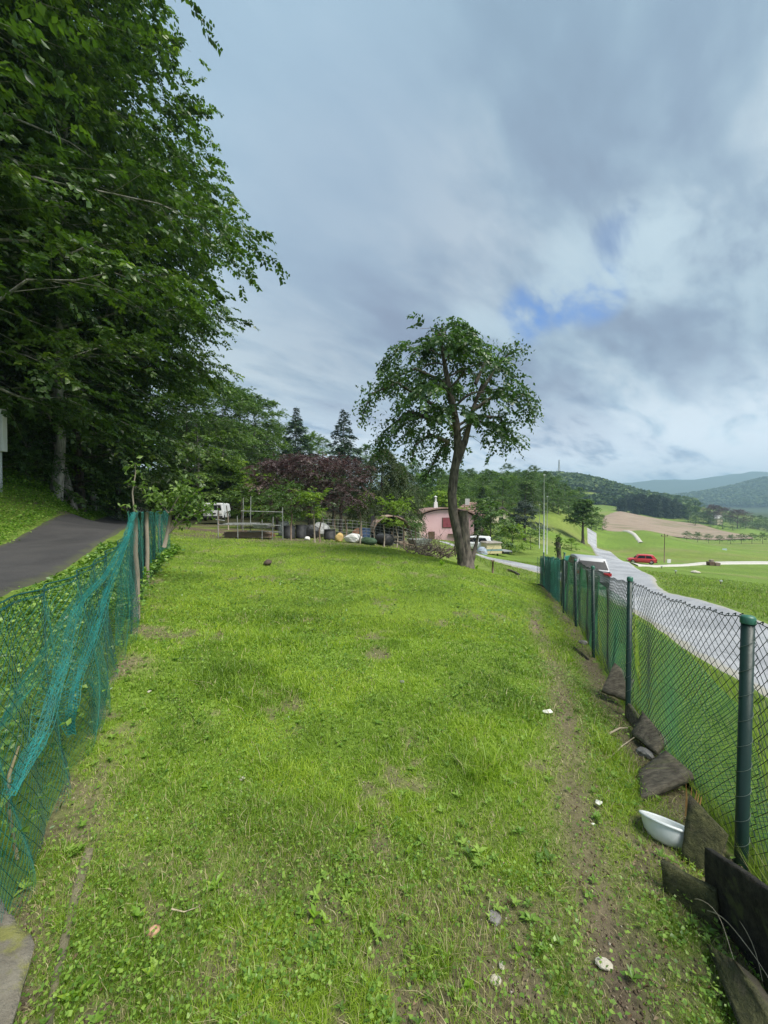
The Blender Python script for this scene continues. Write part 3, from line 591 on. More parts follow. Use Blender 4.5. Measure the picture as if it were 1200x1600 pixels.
# tall beeches whose branches hang over the lane
for i, sd_ in enumerate((11, 12, 13)):
    proto('beech%d' % i, L_beech, M_bark_pale, H=25, R_=8.6, cb=(0.2, 0.10, 0.10)[i], limbs=40, subs=16, sprays=8, nleaf=12, leafL=0.22, leafW=0.68, spL=0.72, droop=0.30, el0=52, el1=18, prof=pb_hi, trunk_r=0.23, seed=sd_, irr=0.13, spdroop=0.35, flat=0.5)
near = [  # x, y, rot, scale, proto, label
 (-16.6, 19.4, 0.3, (0.97, 0.97, 0.98), 0, 'tall beech with pale grey trunk leaning over the verge, nearest the lane'),
 (-14.5, 12.2, 2.1, 1.0, 1, 'tall beech at the left photo edge behind the white box sign'),
 (-18.2, 22.5, 4.0, (1.0, 1.0, 1.04), 2, 'tall beech whose long branches reach furthest over the lane'),
 (-20.5, 24.5, 1.2, 0.95, 1, 'slim beech just behind the pale leaning trunk'),
 (-19.5, 15.0, 3.3, 1.02, 2, 'dark beech inside the forest left of the lane'),
 (-15.5, 26.0, 5.1, 0.72, 0, 'drooping beech above the dark tunnel mouth of the lane'),
 (-19.5, 40, 1.0, 0.6, 1, 'smaller beech right of the dark tunnel mouth'), (-19.5, 47, 2.6, 0.62, 2, 'smaller beech behind the one right of the tunnel mouth'), (-19.0, 55, 0.6, 0.6, 0, 'rounded beech left above the white van'),
 (-23.0, 22.0, 2.2, 0.95, 0, 'beech deep in the forest at the left photo edge'), (-18.5, 10.5, 0.2, 0.95, 0, 'beech outside the left photo edge whose boughs reach in at the top'),
]
L_bl = leafmat('beech_light', [(0, (0.045, 0.09, 0.02)), (0.5, (0.085, 0.16, 0.03)), (1, (0.18, 0.27, 0.045))], 0.35, 0.4, 0.4)
for i in range(3): m_ = PR['beech%d' % i][1].copy(); m_.materials[0] = L_bl; PR['light%d' % i] = (PR['beech%d' % i][0], m_)
near[5] = (-22.0, 29.0, 5.1, 0.85, 0, near[5][5])
for x, y, r_, s, k, lb in near: put_tree('beech_tree', PR[('light%d' if x > -20 and y > 38 else 'beech%d') % k], x, y, r_, s, lb)
proto('wood0', L_beech, M_bark_dark, H=15, R_=5.0, cb=0.08, limbs=26, subs=9, sprays=4, nleaf=9, leafL=0.26, leafW=0.6, spL=1.0, droop=0.35, el0=55, el1=10, trunk_r=0.22, seed=31, spdroop=0.4, irr=0.2)
proto('wood1', L_mid, M_bark_dark, H=14, R_=4.8, cb=0.06, limbs=26, subs=9, sprays=4, nleaf=9, leafL=0.27, leafW=0.6, spL=1.0, droop=0.3, el0=60, el1=10, trunk_r=0.2, seed=32, spdroop=0.35, irr=0.22)
proto('wood2', L_pale, M_bark_dark, H=12, R_=4.4, cb=0.08, limbs=22, subs=8, sprays=4, nleaf=9, leafL=0.27, leafW=0.6, spL=0.9, droop=0.2, el0=62, el1=14, trunk_r=0.18, seed=33, spdroop=0.3, irr=0.2)
wd = []
for Yd, px0, px1, n_, sc0 in ((24, 5, 150, 4, 1.15), (31, -40, 215, 6, 1.1), (40, 20, 300, 7, 1.05), (52, 60, 400, 9, 1.0), (66, 150, 450, 9, 0.98), (82, 250, 500, 8, 0.98), (100, 330, 620, 9, 0.95)):
    for q in range(n_):
        px = px0+(px1-px0)*(q+0.5)/n_+random.uniform(-12, 12); Yq = Yd*random.uniform(0.93, 1.07)
        x = P(px, Yq)
        if Yq > 34 and Yq < 64 and -0.62*Yq-3.8 < x < -0.62*Yq+6.5 and px < 250: x -= 7
        wd.append((x, Yq, random.choice((0, 0, 1, 1, 2)) if px > 200 else random.choice((0, 0, 1)), sc0*random.uniform(0.85, 1.1)))
for x, y, k, s in wd:
    nm = {0: 'dark green broadleaf tree standing in the forest beyond the lane', 1: 'mid green broadleaf tree standing in the forest beyond the lane', 2: 'pale yellow green tree standing on the hillside behind the yard'}[k]
    put_tree('forest_tree', PR['wood%d' % k], x, y, random.uniform(0, 6.28), s, nm, {0: 'dark forest trees', 1: 'mid green forest trees', 2: 'pale hillside trees'}[k])
# bushes low along the forest edge and behind the yard
bprof = lambda t: math.sqrt(max(0.05, 1-(t*0.95)**2))
proto('bush0', L_mid, M_bark_dark, H=3.4, R_=2.2, cb=0.03, limbs=20, subs=7, sprays=4, nleaf=8, leafL=0.17, leafW=0.6, spL=0.5, droop=0.3, el0=70, el1=10, prof=bprof, trunk_r=0.08, seed=41)
proto('bush1', L_lime, M_bark_dark, H=3.2, R_=2.0, cb=0.03, limbs=20, subs=7, sprays=4, nleaf=8, leafL=0.17, leafW=0.6, spL=0.5, droop=0.25, el0=70, el1=14, prof=bprof, trunk_r=0.08, seed=42)
proto('bush2', L_beech, M_bark_dark, H=3.4, R_=2.3, cb=0.03, limbs=20, subs=7, sprays=4, nleaf=8, leafL=0.17, leafW=0.6, spL=0.5, droop=0.35, el0=66, el1=8, prof=bprof, trunk_r=0.08, seed=43)
for px, Yq, k, s, lb in ((0, 17, 2, 0.9, 'dark bush at the forest edge under the white box sign'), (45, 19, 2, 0.9, 'dark bush left of the pale beech trunk'), (112, 25, 2, 1.0, 'dark bush right of the pale beech trunk'), (150, 31, 2, 1.1, 'dark bush on the verge where the lane narrows'),
   (120, 28, 2, 1.3, 'large dark bush deep under the forest crowns'), (60, 27, 2, 1.3, 'dark undergrowth bush behind the pale trunk'), (10, 25, 2, 1.4, 'dark undergrowth bush at the left photo edge'), (175, 39, 2, 1.3, 'dark bush beside the tunnel mouth'), (272, 37, 0, 1.3, 'drooping green bush right of the tunnel mouth'), (292, 44, 0, 1.3, 'green bush left above the white van'),
   (360, 44, 1, 1.7, 'bright yellow green bush above the white van'), (398, 42, 0, 1.3, 'green bush right above the white van'), (410, 40, 1, 1.3, 'bright green bush left of the purple plum tree'), (335, 47, 0, 1.5, 'green bush directly behind the white van'), (440, 36, 2, 1.1, 'dark bush under the left side of the purple plum tree'), (520, 38, 2, 1.3, 'dark bush behind the purple plum tree'), (575, 36, 1, 1.0, 'yellow green bush between plum tree and dark cedar'), (475, 42, 2, 1.4, 'dark bush behind the middle of the purple plum tree')):
    put_tree('bush', PR['bush%d' % k], P(px, Yq), Yq, px, s, lb, cat='bush')
# conifers
cone = lambda t: max(0.01, (1-t)**1.1)
proto('fir', L_fir, M_bark_dark, H=15.5, R_=4.4, cb=0.05, limbs=100, subs=6, sprays=3, nleaf=9, leafL=0.34, leafW=0.35, spL=0.5, droop=0.22, el0=12, el1=-6, prof=cone, trunk_r=0.18, seed=51, spdroop=0.25, irr=0.12, limbvis=False, conif=True)
put_tree('fir_tree', PR['fir'], P(465, 62), 62, 0, (1.15, 1.15, 1.04), 'dark green pointed fir, left of the two behind the plum tree')
put_tree('fir_tree', PR['fir'], P(538, 60), 60, 2, (1.3, 1.3, 1.08), 'grey green pointed fir, right of the two behind the plum tree')
cedp = lambda t: max(0.1, math.sin(math.pi*min(1, 0.25+0.75*t))**0.8)
proto('cedar', L_cedar, M_bark_dark, H=6.6, R_=2.6, cb=0.10, limbs=44, subs=8, sprays=4, nleaf=9, leafL=0.2, leafW=0.3, spL=0.5, droop=0.6, el0=40, el1=0, prof=cedp, trunk_r=0.14, seed=52, spdroop=0.9, irr=0.15, limbvis=False)
put_tree('cedar_tree', PR['cedar'], P(598, 27), 27, 0, 0.95, 'drooping olive conifer left of the pair between plum tree and pink house')
put_tree('cedar_tree', PR['cedar'], P(622, 29), 29, 2, 0.85, 'drooping olive conifer just left of the pink house')
# purple plum: three crowns
plp = lambda t: math.sqrt(max(0.06, 1-(t*1.0)**2.2))
proto('plum', L_plum, M_bark_dark, H=4.6, R_=2.7, cb=0.26, limbs=30, subs=9, sprays=4, nleaf=10, leafL=0.12, leafW=0.5, spL=0.5, droop=0.25, el0=65, el1=20, prof=plp, trunk_r=0.13, seed=61, irr=0.18)
put_tree('purple_plum_tree', PR['plum'], P(432, 26), 26, 0.4, 0.93, 'dusty purple plum tree, leftmost of the purple crowns')
put_tree('purple_plum_tree', PR['plum'], P(482, 25.5), 25.5, 2.2, 1.0, 'purple leaved plum tree in the middle of the purple crowns')
put_tree('purple_plum_tree', PR['plum'], P(533, 25), 25, 4.0, 0.97, 'darkest wine red plum tree, rightmost of the purple crowns')
# small fruit trees inside the yard
proto('fruit', L_lime, M_bark_dark, H=2.6, R_=1.1, cb=0.4, limbs=14, subs=6, sprays=3, nleaf=8, leafL=0.12, leafW=0.55, spL=0.35, droop=0.2, el0=60, el1=25, trunk_r=0.05, seed=62)
proto('fruit_mid', L_mid, M_bark_dark, H=2.6, R_=1.15, cb=0.35, limbs=14, subs=6, sprays=3, nleaf=8, leafL=0.12, leafW=0.55, spL=0.35, droop=0.3, el0=60, el1=20, trunk_r=0.05, seed=63)
for px, Yq, k, s, lb in ((612, 17.5, 'fruit', 0.75, 'small bright green fruit tree left of the pink house'), (456, 19, 'fruit_mid', 0.95, 'small green fruit tree in front of the purple plum'), (490, 18.5, 'fruit', 0.8, 'small yellow green tree beside the junk heap'), (378, 24, 'fruit_mid', 1.0, 'small dark tree behind the metal rack'), (425, 22, 'fruit_mid', 0.9, 'small tree behind the right end of the metal rack'), (640, 19.5, 'fruit_mid', 0.55, 'small reddish green shrub before the beige shed')):
    put_tree('fruit_tree', PR[k], P(px, Yq), Yq, px, s, lb)
# big leaning apple tree
Ya = 11.0; za = h1(P(728, Ya), Ya)
def ap(px, py): return (px-728)/F*Ya, 0.0, (885-py)/F*Ya
tp = [(*ap(728, 895), 0.26), (*ap(725, 870), 0.19), (*ap(718, 840), 0.155), (*ap(708, 800), 0.135), (*ap(706, 770), 0.13), (*ap(710, 735), 0.125), (*ap(716, 700), 0.12), (*ap(712, 660), 0.11), (*ap(704, 620), 0.09), (*ap(696, 580), 0.07), (*ap(690, 545), 0.045), (*ap(690, 515), 0.02)]
apro = lambda t: 0.75+0.45*math.sin(math.pi*min(1, t*1.15)) if t < 0.65 else max(0.25, 1.05-(t-0.65)*2.2)
mb, V, rv = gen_tree(H=7, R_=1.85, cb=0.50, limbs=20, subs=7, sprays=6, nleaf=11, leafL=0.125, leafW=0.62, spL=0.36, droop=0.62, el0=42, el1=34, prof=apro, seed=77, irr=0.25, maxlimb=2.35, spdroop=0.5, flat=0.6, trunkpts=tp)
# second stem forking off low and a few named long boughs
Vx = [V]; rx = [rv]
mb.tube([(*ap(733, 892),), (*ap(726, 850),), (*ap(724, 810),), (*ap(723, 797),)], [0.19, 0.165, 0.155, 0.14], 10)
mb.tube([(*ap(736, 880),), (*ap(744, 850),), (*ap(747, 835),)], [0.09, 0.05, 0.03], 6)
mb.tube([ap(714, 720), ap(726, 690), ap(738, 640), ap(752, 600)], [0.12, 0.09, 0.06, 0.03], 8)
def bough(pts, dy, n, seed, w=0.30):
    g = np.random.default_rng(seed); p = np.array([ap(*q) for q in pts]); p[:, 1] += np.linspace(0, dy, len(p)); mb.tube(p, np.linspace(0.06, 0.012, len(p)), 5, cap=False)
    s = g.uniform(0.25, 1, n)*(len(p)-1); i0 = np.minimum(s.astype(int), len(p)-2); f = (s-i0)[:, None]; c = p[i0]*(1-f)+p[i0+1]*f+g.normal(0, w*0.5, (n, 3))
    dv = g.normal(0, 1, (n, 3)); dv[:, 2] -= 0.4; nn = g.normal(0, 0.6, (n, 3)); nn[:, 2] += 1; L = g.uniform(0.07, 0.13, n)
    Vx.append(leaves(c, dv, nn, L, L*0.62)); rx.append(np.repeat(np.clip(g.normal(0.45, 0.2, n), 0, 1), 4))
bough([(745, 620), (775, 575), (800, 545), (822, 535)], 0.5, 420, 1)
bough([(690, 545), (684, 525), (690, 512)], -0.2, 150, 2, 0.22)
bough([(700, 560), (703, 535), (712, 508)], 0.1, 90, 21, 0.15)
bough([(740, 640), (785, 610), (815, 625), (824, 660)], -0.5, 420, 3)
bough([(745, 650), (785, 650), (798, 672), (800, 700)], 0.6, 380, 4)
bough([(690, 640), (620, 600), (580, 620), (566, 660)], -0.4, 600, 5)
bough([(690, 660), (640, 640), (600, 670), (590, 710)], 0.5, 600, 6, 0.36)
bough([(700, 690), (670, 680), (645, 700), (640, 735)], -0.7, 560, 7, 0.36)
bough([(700, 600), (650, 575), (610, 590), (600, 610)], 0.2, 420, 8)
bough([(742, 600), (760, 560), (756, 545)], 0.3, 360, 9, 0.4)
bough([(700, 690), (690, 700), (672, 735), (665, 750)], 0.5, 320, 91, 0.3)
V = np.concatenate(Vx); rv = np.concatenate(rx)
o = empty('apple_tree', (P(728, Ya), Ya, za), label='gnarled leaning apple tree with split trunk on the edge of the lawn', cat='tree')
mb.link('trunk', M_bark_dark, o, True); link('crown', mkmesh('crown', V, [leaf_tris(len(V)//4)], [L_apple], {'rnd': rv}), o)
# trees around the houses and the wooded ridge behind them
ridge = []
for Yd, px0, px1, n_, s0 in ((62, 672, 760, 4, 0.55), (75, 640, 800, 5, 0.62), (88, 700, 840, 8, 0.5), (95, 640, 850, 12, 0.62), (115, 600, 870, 14, 0.72), (140, 640, 900, 17, 0.82), (170, 680, 905, 16, 0.92)):
    for q in range(n_):
        px = px0+(px1-px0)*(q+0.5)/n_+random.uniform(-8, 8); Yq = Yd*random.uniform(0.94, 1.06)
        ridge.append((P(px, Yq), Yq, random.choice((0, 1, 1, 2)), s0*random.uniform(0.8, 1.1), px))
for x, y, k, s, px in ridge:
    nm = {0: 'dark green tree on the wooded ridge behind the houses', 1: 'mid green tree on the wooded ridge behind the houses', 2: 'pale green tree on the wooded ridge behind the houses'}[k]
    put_tree('ridge_tree', PR['wood%d' % k], x, y, random.uniform(0, 6.28), s, nm, {0: 'dark ridge trees', 1: 'mid green ridge trees', 2: 'pale ridge trees'}[k])
put_tree('lime_tree', PR['bush1'], P(690, 55), 55, 0, 1.7, 'bright lime green tree behind the pink house, left of the apple trunk', cat='tree')
put_tree('garden_tree', PR['bush0'], P(768, 45), 45, 0.5, (1.6, 1.4, 1.55), 'round green garden tree beside the brown roofed house')
put_tree('garden_tree', PR['bush1'], P(800, 46), 46, 1.5, (1.1, 1.1, 0.95), 'yellow green garden bush between camper and blue grey pine', cat='bush')
put_tree('cypress', PR['fir'], P(755, 52), 52, 0.5, 0.5, 'dark cypress between the brown roof and the dark gable')
proto('pine', L_blue, M_bark_dark, H=6.2, R_=3.0, cb=0.25, limbs=22, subs=8, sprays=4, nleaf=8, leafL=0.3, leafW=0.3, spL=0.5, droop=0.05, el0=10, el1=2, prof=lambda t: max(0.2, 1-t*0.85), trunk_r=0.2, seed=71, irr=0.2)
put_tree('pine_tree', PR['pine'], P(820, 58), 58, 0, 1.0, 'blue grey tiered pine on the slope right of the houses')
for px, Yq, s in ((830, 50, 0.95), (797, 62, 0.9), (842, 56, 0.8)):
    put_tree('orchard_tree', PR['fruit_mid'], P(px, Yq), Yq, px, s, {830: 'small orchard tree below the blue grey pine', 797: 'small orchard tree left of the blue grey pine', 842: 'small orchard tree beside the white poles'}[px])
# hedge line and round ivy tree on the near slope
proto('poplar', L_mid, M_bark_dark, H=9, R_=3.2, cb=0.36, limbs=34, subs=9, sprays=6, nleaf=9, leafL=0.26, leafW=0.6, spL=0.6, droop=0.2, el0=60, el1=20, prof=plp, trunk_r=0.32, seed=72)
put_tree('ivy_clad_tree', PR['poplar'], P(911, 76), 76, 0, 0.92, 'round crowned tree with ivy clad trunk above the bend of the road')
for q, (px, Yq, k, s) in enumerate(((848, 92, 1, 0.55), (856, 95, 0, 0.5), (864, 100, 0, 0.6), (872, 98, 1, 0.45), (880, 104, 0, 0.55), (889, 110, 1, 0.6), (898, 112, 0, 0.5), (924, 128, 1, 0.5), (932, 132, 1, 0.45), (941, 140, 1, 0.42), (832, 90, 0, 0.5), (820, 92, 1, 0.5))):
    put_tree('hedgerow_tree', PR['wood%d' % k], P(px, Yq), Yq, px, s, 'dark green tree in the hedgerow across the slope right of the poles', 'hedgerow trees on the slope')
put_tree('bush', PR['bush1'], P(893, 55), 55, 0, 0.5, 'yellow green bush beside the ivy clad trunk', cat='bush')
# plantation of dark conifers at the top of the ploughed field
proto('spruce', L_fir, M_bark_dark, H=20, R_=3.2, cb=0.04, limbs=46, subs=4, sprays=2, nleaf=7, leafL=1.1, leafW=0.45, spL=1.4, droop=0.2, el0=25, el1=0, prof=lambda t: max(0.15, (1-t)**0.5), trunk_r=0.2, seed=81, limbvis=False)
for q in range(46):
    px = 968+107*((q*0.618) % 1); Yq = random.uniform(352, 400); top = 1-abs((px-1018)/62)**2*0.55
    put_tree('spruce_tree', PR['spruce'], P(px, Yq), Yq, q, 0.98*max(0.4, top)*random.uniform(0.85, 1.1), 'dark spruce in the dense plantation above the ploughed field', 'spruces of the plantation')
# trees right of the plantation and along the far side of the valley
for q in range(34):
    px = 1074+150*(q+0.5)/34+random.uniform(-2, 2); Yq = random.uniform(300, 380); k = (q*7) % 4
    if k == 3 and not 1112 < px < 1165: k = 0
    if k == 3 and 1112 < px < 1165: put_tree('valley_tree', PR['plum'], P(px, Yq), Yq, q, 3.0*random.uniform(0.8, 1.1), 'dark purplish tree in the row at the far edge of the valley fields', 'purplish valley trees')
    else: put_tree('valley_tree', PR['wood%d' % k], P(px, Yq), Yq, q, (0.95 if q < 12 else 0.75)*random.uniform(0.7, 1.15), {0: 'dark green', 1: 'mid green', 2: 'pale green'}[k]+' tree in the row at the far edge of the valley fields', {0: 'dark green', 1: 'mid green', 2: 'pale green'}[k]+' valley trees')
for q in range(10):
    px = 1074+q*17; Yq = 192-q*1.2
    put_tree('orchard_tree', PR['fruit_mid'], P(px, Yq), Yq, q, 1.7*random.uniform(0.8, 1.2), 'small young tree in the row below the ploughed field', 'young trees in a row in the green field')
# far wood on the hills: one mass
def far_wood(name, X, Y, s, mat, label, nf=22):
    n = len(X); Z = hz(X, Y); g = np.random.default_rng(5)
    v = unit(g.normal(0, 1, (n, nf, 3))); v[..., 2] = np.abs(v[..., 2])*1.0-0.15
    c = np.stack([X, Y, Z], 1)[:, None]+v*s[:, None, None]*np.array([0.55, 0.55, 0.75])+UP*(s[:, None, None]*0.45)
    n_ = unit(v+g.normal(0, 0.35, v.shape)); t1 = unit(np.cross(n_, UP+g.normal(0, 0.3, v.shape)))
    L = (s[:, None]*g.uniform(0.35, 0.6, (n, nf))).ravel()
    V = leaves((c-t1*L.reshape(n, nf, 1)*0.5).reshape(-1, 3), t1.reshape(-1, 3), n_.reshape(-1, 3), L, L*0.8, 0.05)
    rv = np.repeat(np.clip(np.repeat(g.normal(0.45, 0.22, n), nf)+g.normal(0, 0.08, n*nf), 0, 1), 4)
    link(name, mkmesh(name, V, [leaf_tris(n*nf)], [mat], {'rnd': rv}), kind='stuff', label=label, cat='wood')
L_far = leafmat('far_wood_leaves', [(0, (0.03, 0.06, 0.02)), (0.4, (0.06, 0.105, 0.03)), (0.75, (0.11, 0.165, 0.045)), (1, (0.18, 0.23, 0.07))], 0.2, 0.7, 0.2)
t = rng.uniform(0, 1, (2, 16000)); X = 60+t[0]*460; Y = 360+t[1]*420
pxs = X/Y*F+600; dens_ = fbm(X/70, Y/70, 91)
k = (dens_ > 0.45-0.25*sstep(hz(X, Y), 16, 32)) & (Y > 430) & (pxs < 1085) & (pxs > 690)
far_wood('hill_wood', X[k], Y[k], rng.uniform(6.5, 11.5, k.sum()), L_far, 'mixed wood covering the round hill below the radio mast', 16)
t = rng.uniform(0, 1, (2, 15000)); X = 800+t[0]*1700; Y = 1150+t[1]*700; k = (hz(X, Y) > -5) & (X/Y*F+600 > 1040) & (X/Y*F+600 < 1330)
far_wood('hill_wood', X[k], Y[k], rng.uniform(13, 20, k.sum()), L_far, 'distant wood covering the long hill at the right edge', 12)
# ------------------------------------------------------------------ fences
def WP(px, py, Y): return np.array([P(px, Y), Y, CH-(py-HOR)/F*Y])
def segs(A, B, r, sides=3):
    A = np.asarray(A, float).reshape(-1, 3); B = np.asarray(B, float).reshape(-1, 3); n = len(A); T = unit(B-A)
    ref = np.where(np.abs(T[:, 2:3]) < 0.9, UP, np.array([1.0, 0, 0])); a = unit(np.cross(T, ref)); c = np.cross(T, a)
    r = np.broadcast_to(r, (n,))[:, None]; V = []
    for e in (A, B):
        for k in range(sides):
            an = 2*np.pi*k/sides; V.append(e+r*(math.cos(an)*a+math.sin(an)*c))
    V = np.stack(V, 1).reshape(-1, 3); o = np.arange(n)[:, None]*2*sides
    Q = np.concatenate([o+[k, (k+1) % sides, sides+(k+1) % sides, sides+k] for k in range(sides)])
    return V, Q
def join(parts):
    Vs, Qs, n = [], [], 0
    for V, Q in parts: Vs.append(V); Qs.append(Q+n); n += len(V)
    return np.concatenate(Vs), np.concatenate(Qs)
def net(G, r, sides=3, verts=False):
    """diamond net over a node grid G[u, v, 3] whose cells alternate"""
    nu, nv = G.shape[:2]; i, j = np.meshgrid(np.arange(nu-1), np.arange(nv-1), indexing='ij'); ev = ((i+j) % 2 == 0)
    a = np.concatenate([G[:-1, :-1][ev], G[1:, :-1][~ev]]); c = np.concatenate([G[1:, 1:][ev], G[:-1, 1:][~ev]])
    return segs(a, c, r, sides)
def pmat(name, c, rough=0.45, c2=None, **k): return pbr(name, c, c2 or tuple(q*1.35 for q in c), 5, rough, **k)
M_fgreen = pmat('fence_green', (0.003, 0.022, 0.017), 0.45, (0.005, 0.032, 0.024), bump=0.1)
M_wire = pmat('wire_green', (0.004, 0.02, 0.017), 0.45, (0.008, 0.03, 0.025))
M_net_g = pmat('net_green', (0.02, 0.17, 0.065), 0.5, (0.04, 0.24, 0.10))
M_teal = pmat('net_teal', (0.008, 0.13, 0.095), 0.5, (0.02, 0.20, 0.15))
M_teal_d = pmat('net_teal_dark', (0.006, 0.06, 0.05), 0.5, (0.012, 0.10, 0.08))
M_cap = pmat('cap_green', (0.03, 0.12, 0.08), 0.4)
M_tie = pmat('tie_wire', (0.10, 0.13, 0.11), 0.5)
M_stake = pbr('weathered_stake', (0.20, 0.165, 0.125), (0.34, 0.29, 0.225), 9, 0.9, bump=0.6, stretch=(1, 1, 0.15))
top_r = lambda y: np.interp(y, [-1.6, 1.71, 3.14, 4.78, 6.5, 9.3, 14.7], [-0.42, -0.50, -0.63, -0.80, -0.95, -1.3, -1.95])+CH
fr = empty('chain_link_fence', (FR[2][0], FR[2][1], h1(*FR[2])), label='dark green chain link fence on round posts running down the right side of the lawn', cat='fence')
FO = np.array(fr.location)
post_y = [-0.1, 1.71, 3.14, 4.78, 6.5, 8.0, 9.3, 11.0, 12.8, 14.7]
pm = {}
for q, y in enumerate(post_y):
    x = float(fence_x(FR, y)); g = h1(x, y); tz = float(top_r(y))+(0.0 if q == 1 else 0.04)+(0.12 if q in (6, 8) else 0)
    r = 0.0245 if q <= 1 else 0.0195; H = tz-g+0.35
    mb = MB().lathe([(r, 0), (r, H-0.02), (r*1.0, H-0.02)], 14); mb2 = MB().lathe([(r*1.16, H-0.03), (r*1.16, H-0.004), (r*0.9, H+0.004), (0.001, H+0.008)], 14)
    lean = (R(random.uniform(-1.2, 1.2)), R({1: 1.2, 6: 3, 8: -4}.get(q, random.uniform(-1, 1))), 0)
    p = mb.link('post', M_fgreen, fr, True, loc=tuple(np.array([x, y, g-0.35])-FO), rot=lean)
    mb2.link('post_cap', M_cap, p, True)
    if q <= 4:      # tie wire wound round the post
        t = np.linspace(0, 9*2*np.pi, 150); zz = np.linspace(0.38, H-0.08, 150)
        MB().tube(np.stack([np.cos(t)*(r+0.002), np.sin(t)*(r+0.002), zz], 1), 0.0013, 4).link('tie_wire', M_tie, p, True)
for q in range(len(post_y)-1):
    y0, y1_ = post_y[q], post_y[q+1]; ax = np.array([fence_x(FR, y0), y0]); bx = np.array([fence_x(FR, y1_), y1_]); Ln = np.linalg.norm(bx-ax)
    cell = 0.027 if q < 4 else 0.034
    nu = int(Ln/cell); s = np.linspace(0, 1, nu+1); Y = y0+(y1_-y0)*s; X = fence_x(FR, Y)+0.045
    gz = hz(X, Y)-0.03; tz = top_r(Y)-0.035*np.sin(np.pi*s)-0.01; hh = 1.1; nv = int(hh/cell)
    v = np.linspace(0, 1, nv+1)[None, :, None]
    bul = (0.03*np.sin(s*7+q)+0.02*np.sin(s*13+2*q))[:, None]*np.sin(np.pi*v[..., 0])
    B = np.stack([X, Y, gz], 1)[:, None]; T = np.stack([X, Y, tz], 1)[:, None]
    G = B*(1-v)+T*v; G[..., 0] += bul
    G[..., 2] += 0.006*np.sin(s*31)[:, None]*v[..., 0]
    G = G-FO
    parts = [net(G, 0.0016 if q < 2 else 0.0016+0.0003*q, 3)]
    parts.append(segs(G[:-1, -1], G[1:, -1], 0.0022+0.0002*q)); parts.append(segs(G[:-1, 0], G[1:, 0], 0.002))
    parts.append(segs(G[:-1, nv//2]+[0.004, 0, 0], G[1:, nv//2]+[0.004, 0, 0], 0.0018))
    kn = G[1:-1:2, -1]; parts.append(segs(kn, kn+[0.004, 0, 0.014], 0.0026)); parts.append(segs(kn+[0.004, 0, 0.014], kn+[-0.006, 0.008, 0.004], 0.0024))
    V, Q = join(parts); link('wire_mesh', mkmesh('wire_mesh', V, [Q], [M_wire]), fr)
    # finer plastic net tied to the outside of the wire
    if q >= 1:
        c2 = 0.0125 if q < 3 else (0.018 if q < 5 else 0.022)
        nu = int(Ln/c2); s = np.linspace(0, 1, nu+1); Y = y0+(y1_-y0)*s; X = fence_x(FR, Y)+0.075
        top = np.interp(Y, [1.7, 3.14, 5, 8, 15], [0.63, 0.74, 0.9, 0.98, 1.0])
        gz = hz(X, Y)-0.02; tz = gz+(top_r(Y)-gz)*top; nv = int(0.95/c2); v = np.linspace(0, 1, nv+1)[None, :, None]
        G = np.stack([X, Y, gz], 1)[:, None]*(1-v)+np.stack([X, Y, tz], 1)[:, None]*v
        w = 0.05*np.sin(s*5+q+2.2*v[..., 0][0][:, None]*0).T if False else 0.045*np.sin(6*s[:, None]+3.2*v[..., 0]+q)
        G[..., 0] += w; G[..., 1] += 0.02*np.sin(9*s[:, None]-4*v[..., 0]); G = G-FO
        V, Q = net(G, 0.0011 if q < 3 else 0.0013+0.0002*q, 2 if False else 3)
        link('shade_net', mkmesh('shade_net', V, [Q], [M_net_g if q < 5 else M_teal_d]), fr)
# bundle of surplus net hanging at the far end of that fence
o = None
for q in range(4):
    y0 = 9.6+q*1.3; s = np.linspace(0, 1, 50); Y = y0+s*1.5; X = fence_x(FR, Y)-0.03-0.03*q % 0.05
    v = np.linspace(0, 1, 34)[None, :, None]; gz = hz(X, Y)+0.05; tz = top_r(Y)-0.02+0.06*np.sin(s*9+q)
    G = np.stack([X, Y, gz], 1)[:, None]*(1-v)+np.stack([X, Y, tz], 1)[:, None]*v; G[..., 0] += 0.05*np.sin(s*34+q)[:, None]
    V, Q = net(G-FO, 0.0042, 3); link('shade_net', mkmesh('shade_net', V, [Q], [M_teal_d if q % 2 else M_teal]), fr, label='crumpled surplus teal net at the far end')
# ---- left fence
fl = empty('net_fence', (FL[4][0], FL[4][1], h1(*FL[4])), label='sagging teal plastic net fence on stakes between the lane bank and the lawn', cat='fence')
LO = np.array(fl.location)
top_l = lambda y: np.interp(y, [-1.5, 0.2, 1.35, 1.9, 2.4, 3.0, 3.5, 3.9, 4.29, 4.9, 6.3, 8.2, 9.6], [-0.1, -0.22, -0.34, -0.375, -0.372, -0.345, -0.29, -0.20, -0.06, -0.10, -0.10, -0.12, -0.12])+CH
def stake(px, ptop, pbot, Y, r, mat=M_stake, dx=0, sides=7, nm='stake', lab=None):
    b0 = WP(px, pbot, Y); t0 = WP(px+dx, ptop, Y); b0[2] -= 0.15
    n_ = 7; k = np.linspace(0, 1, n_)[:, None]; pts = b0*(1-k)+t0*k; pts[1:-1, :2] += rng.normal(0, 0.004, (n_-2, 2))
    MB().tube(pts-LO, np.linspace(r*1.1, r*0.9, n_), sides).link(nm, mat, fl, True, label=lab)
stake(203, 797, 966, 4.33, 0.022, M_fgreen, 2, 12, 'post'); stake(213, 803, 966, 4.27, 0.026, M_stake, -2, lab='thick weathered wooden stake'); stake(207, 928, 968, 4.2, 0.024, M_stake, 0, lab='short stub of a wooden stake')
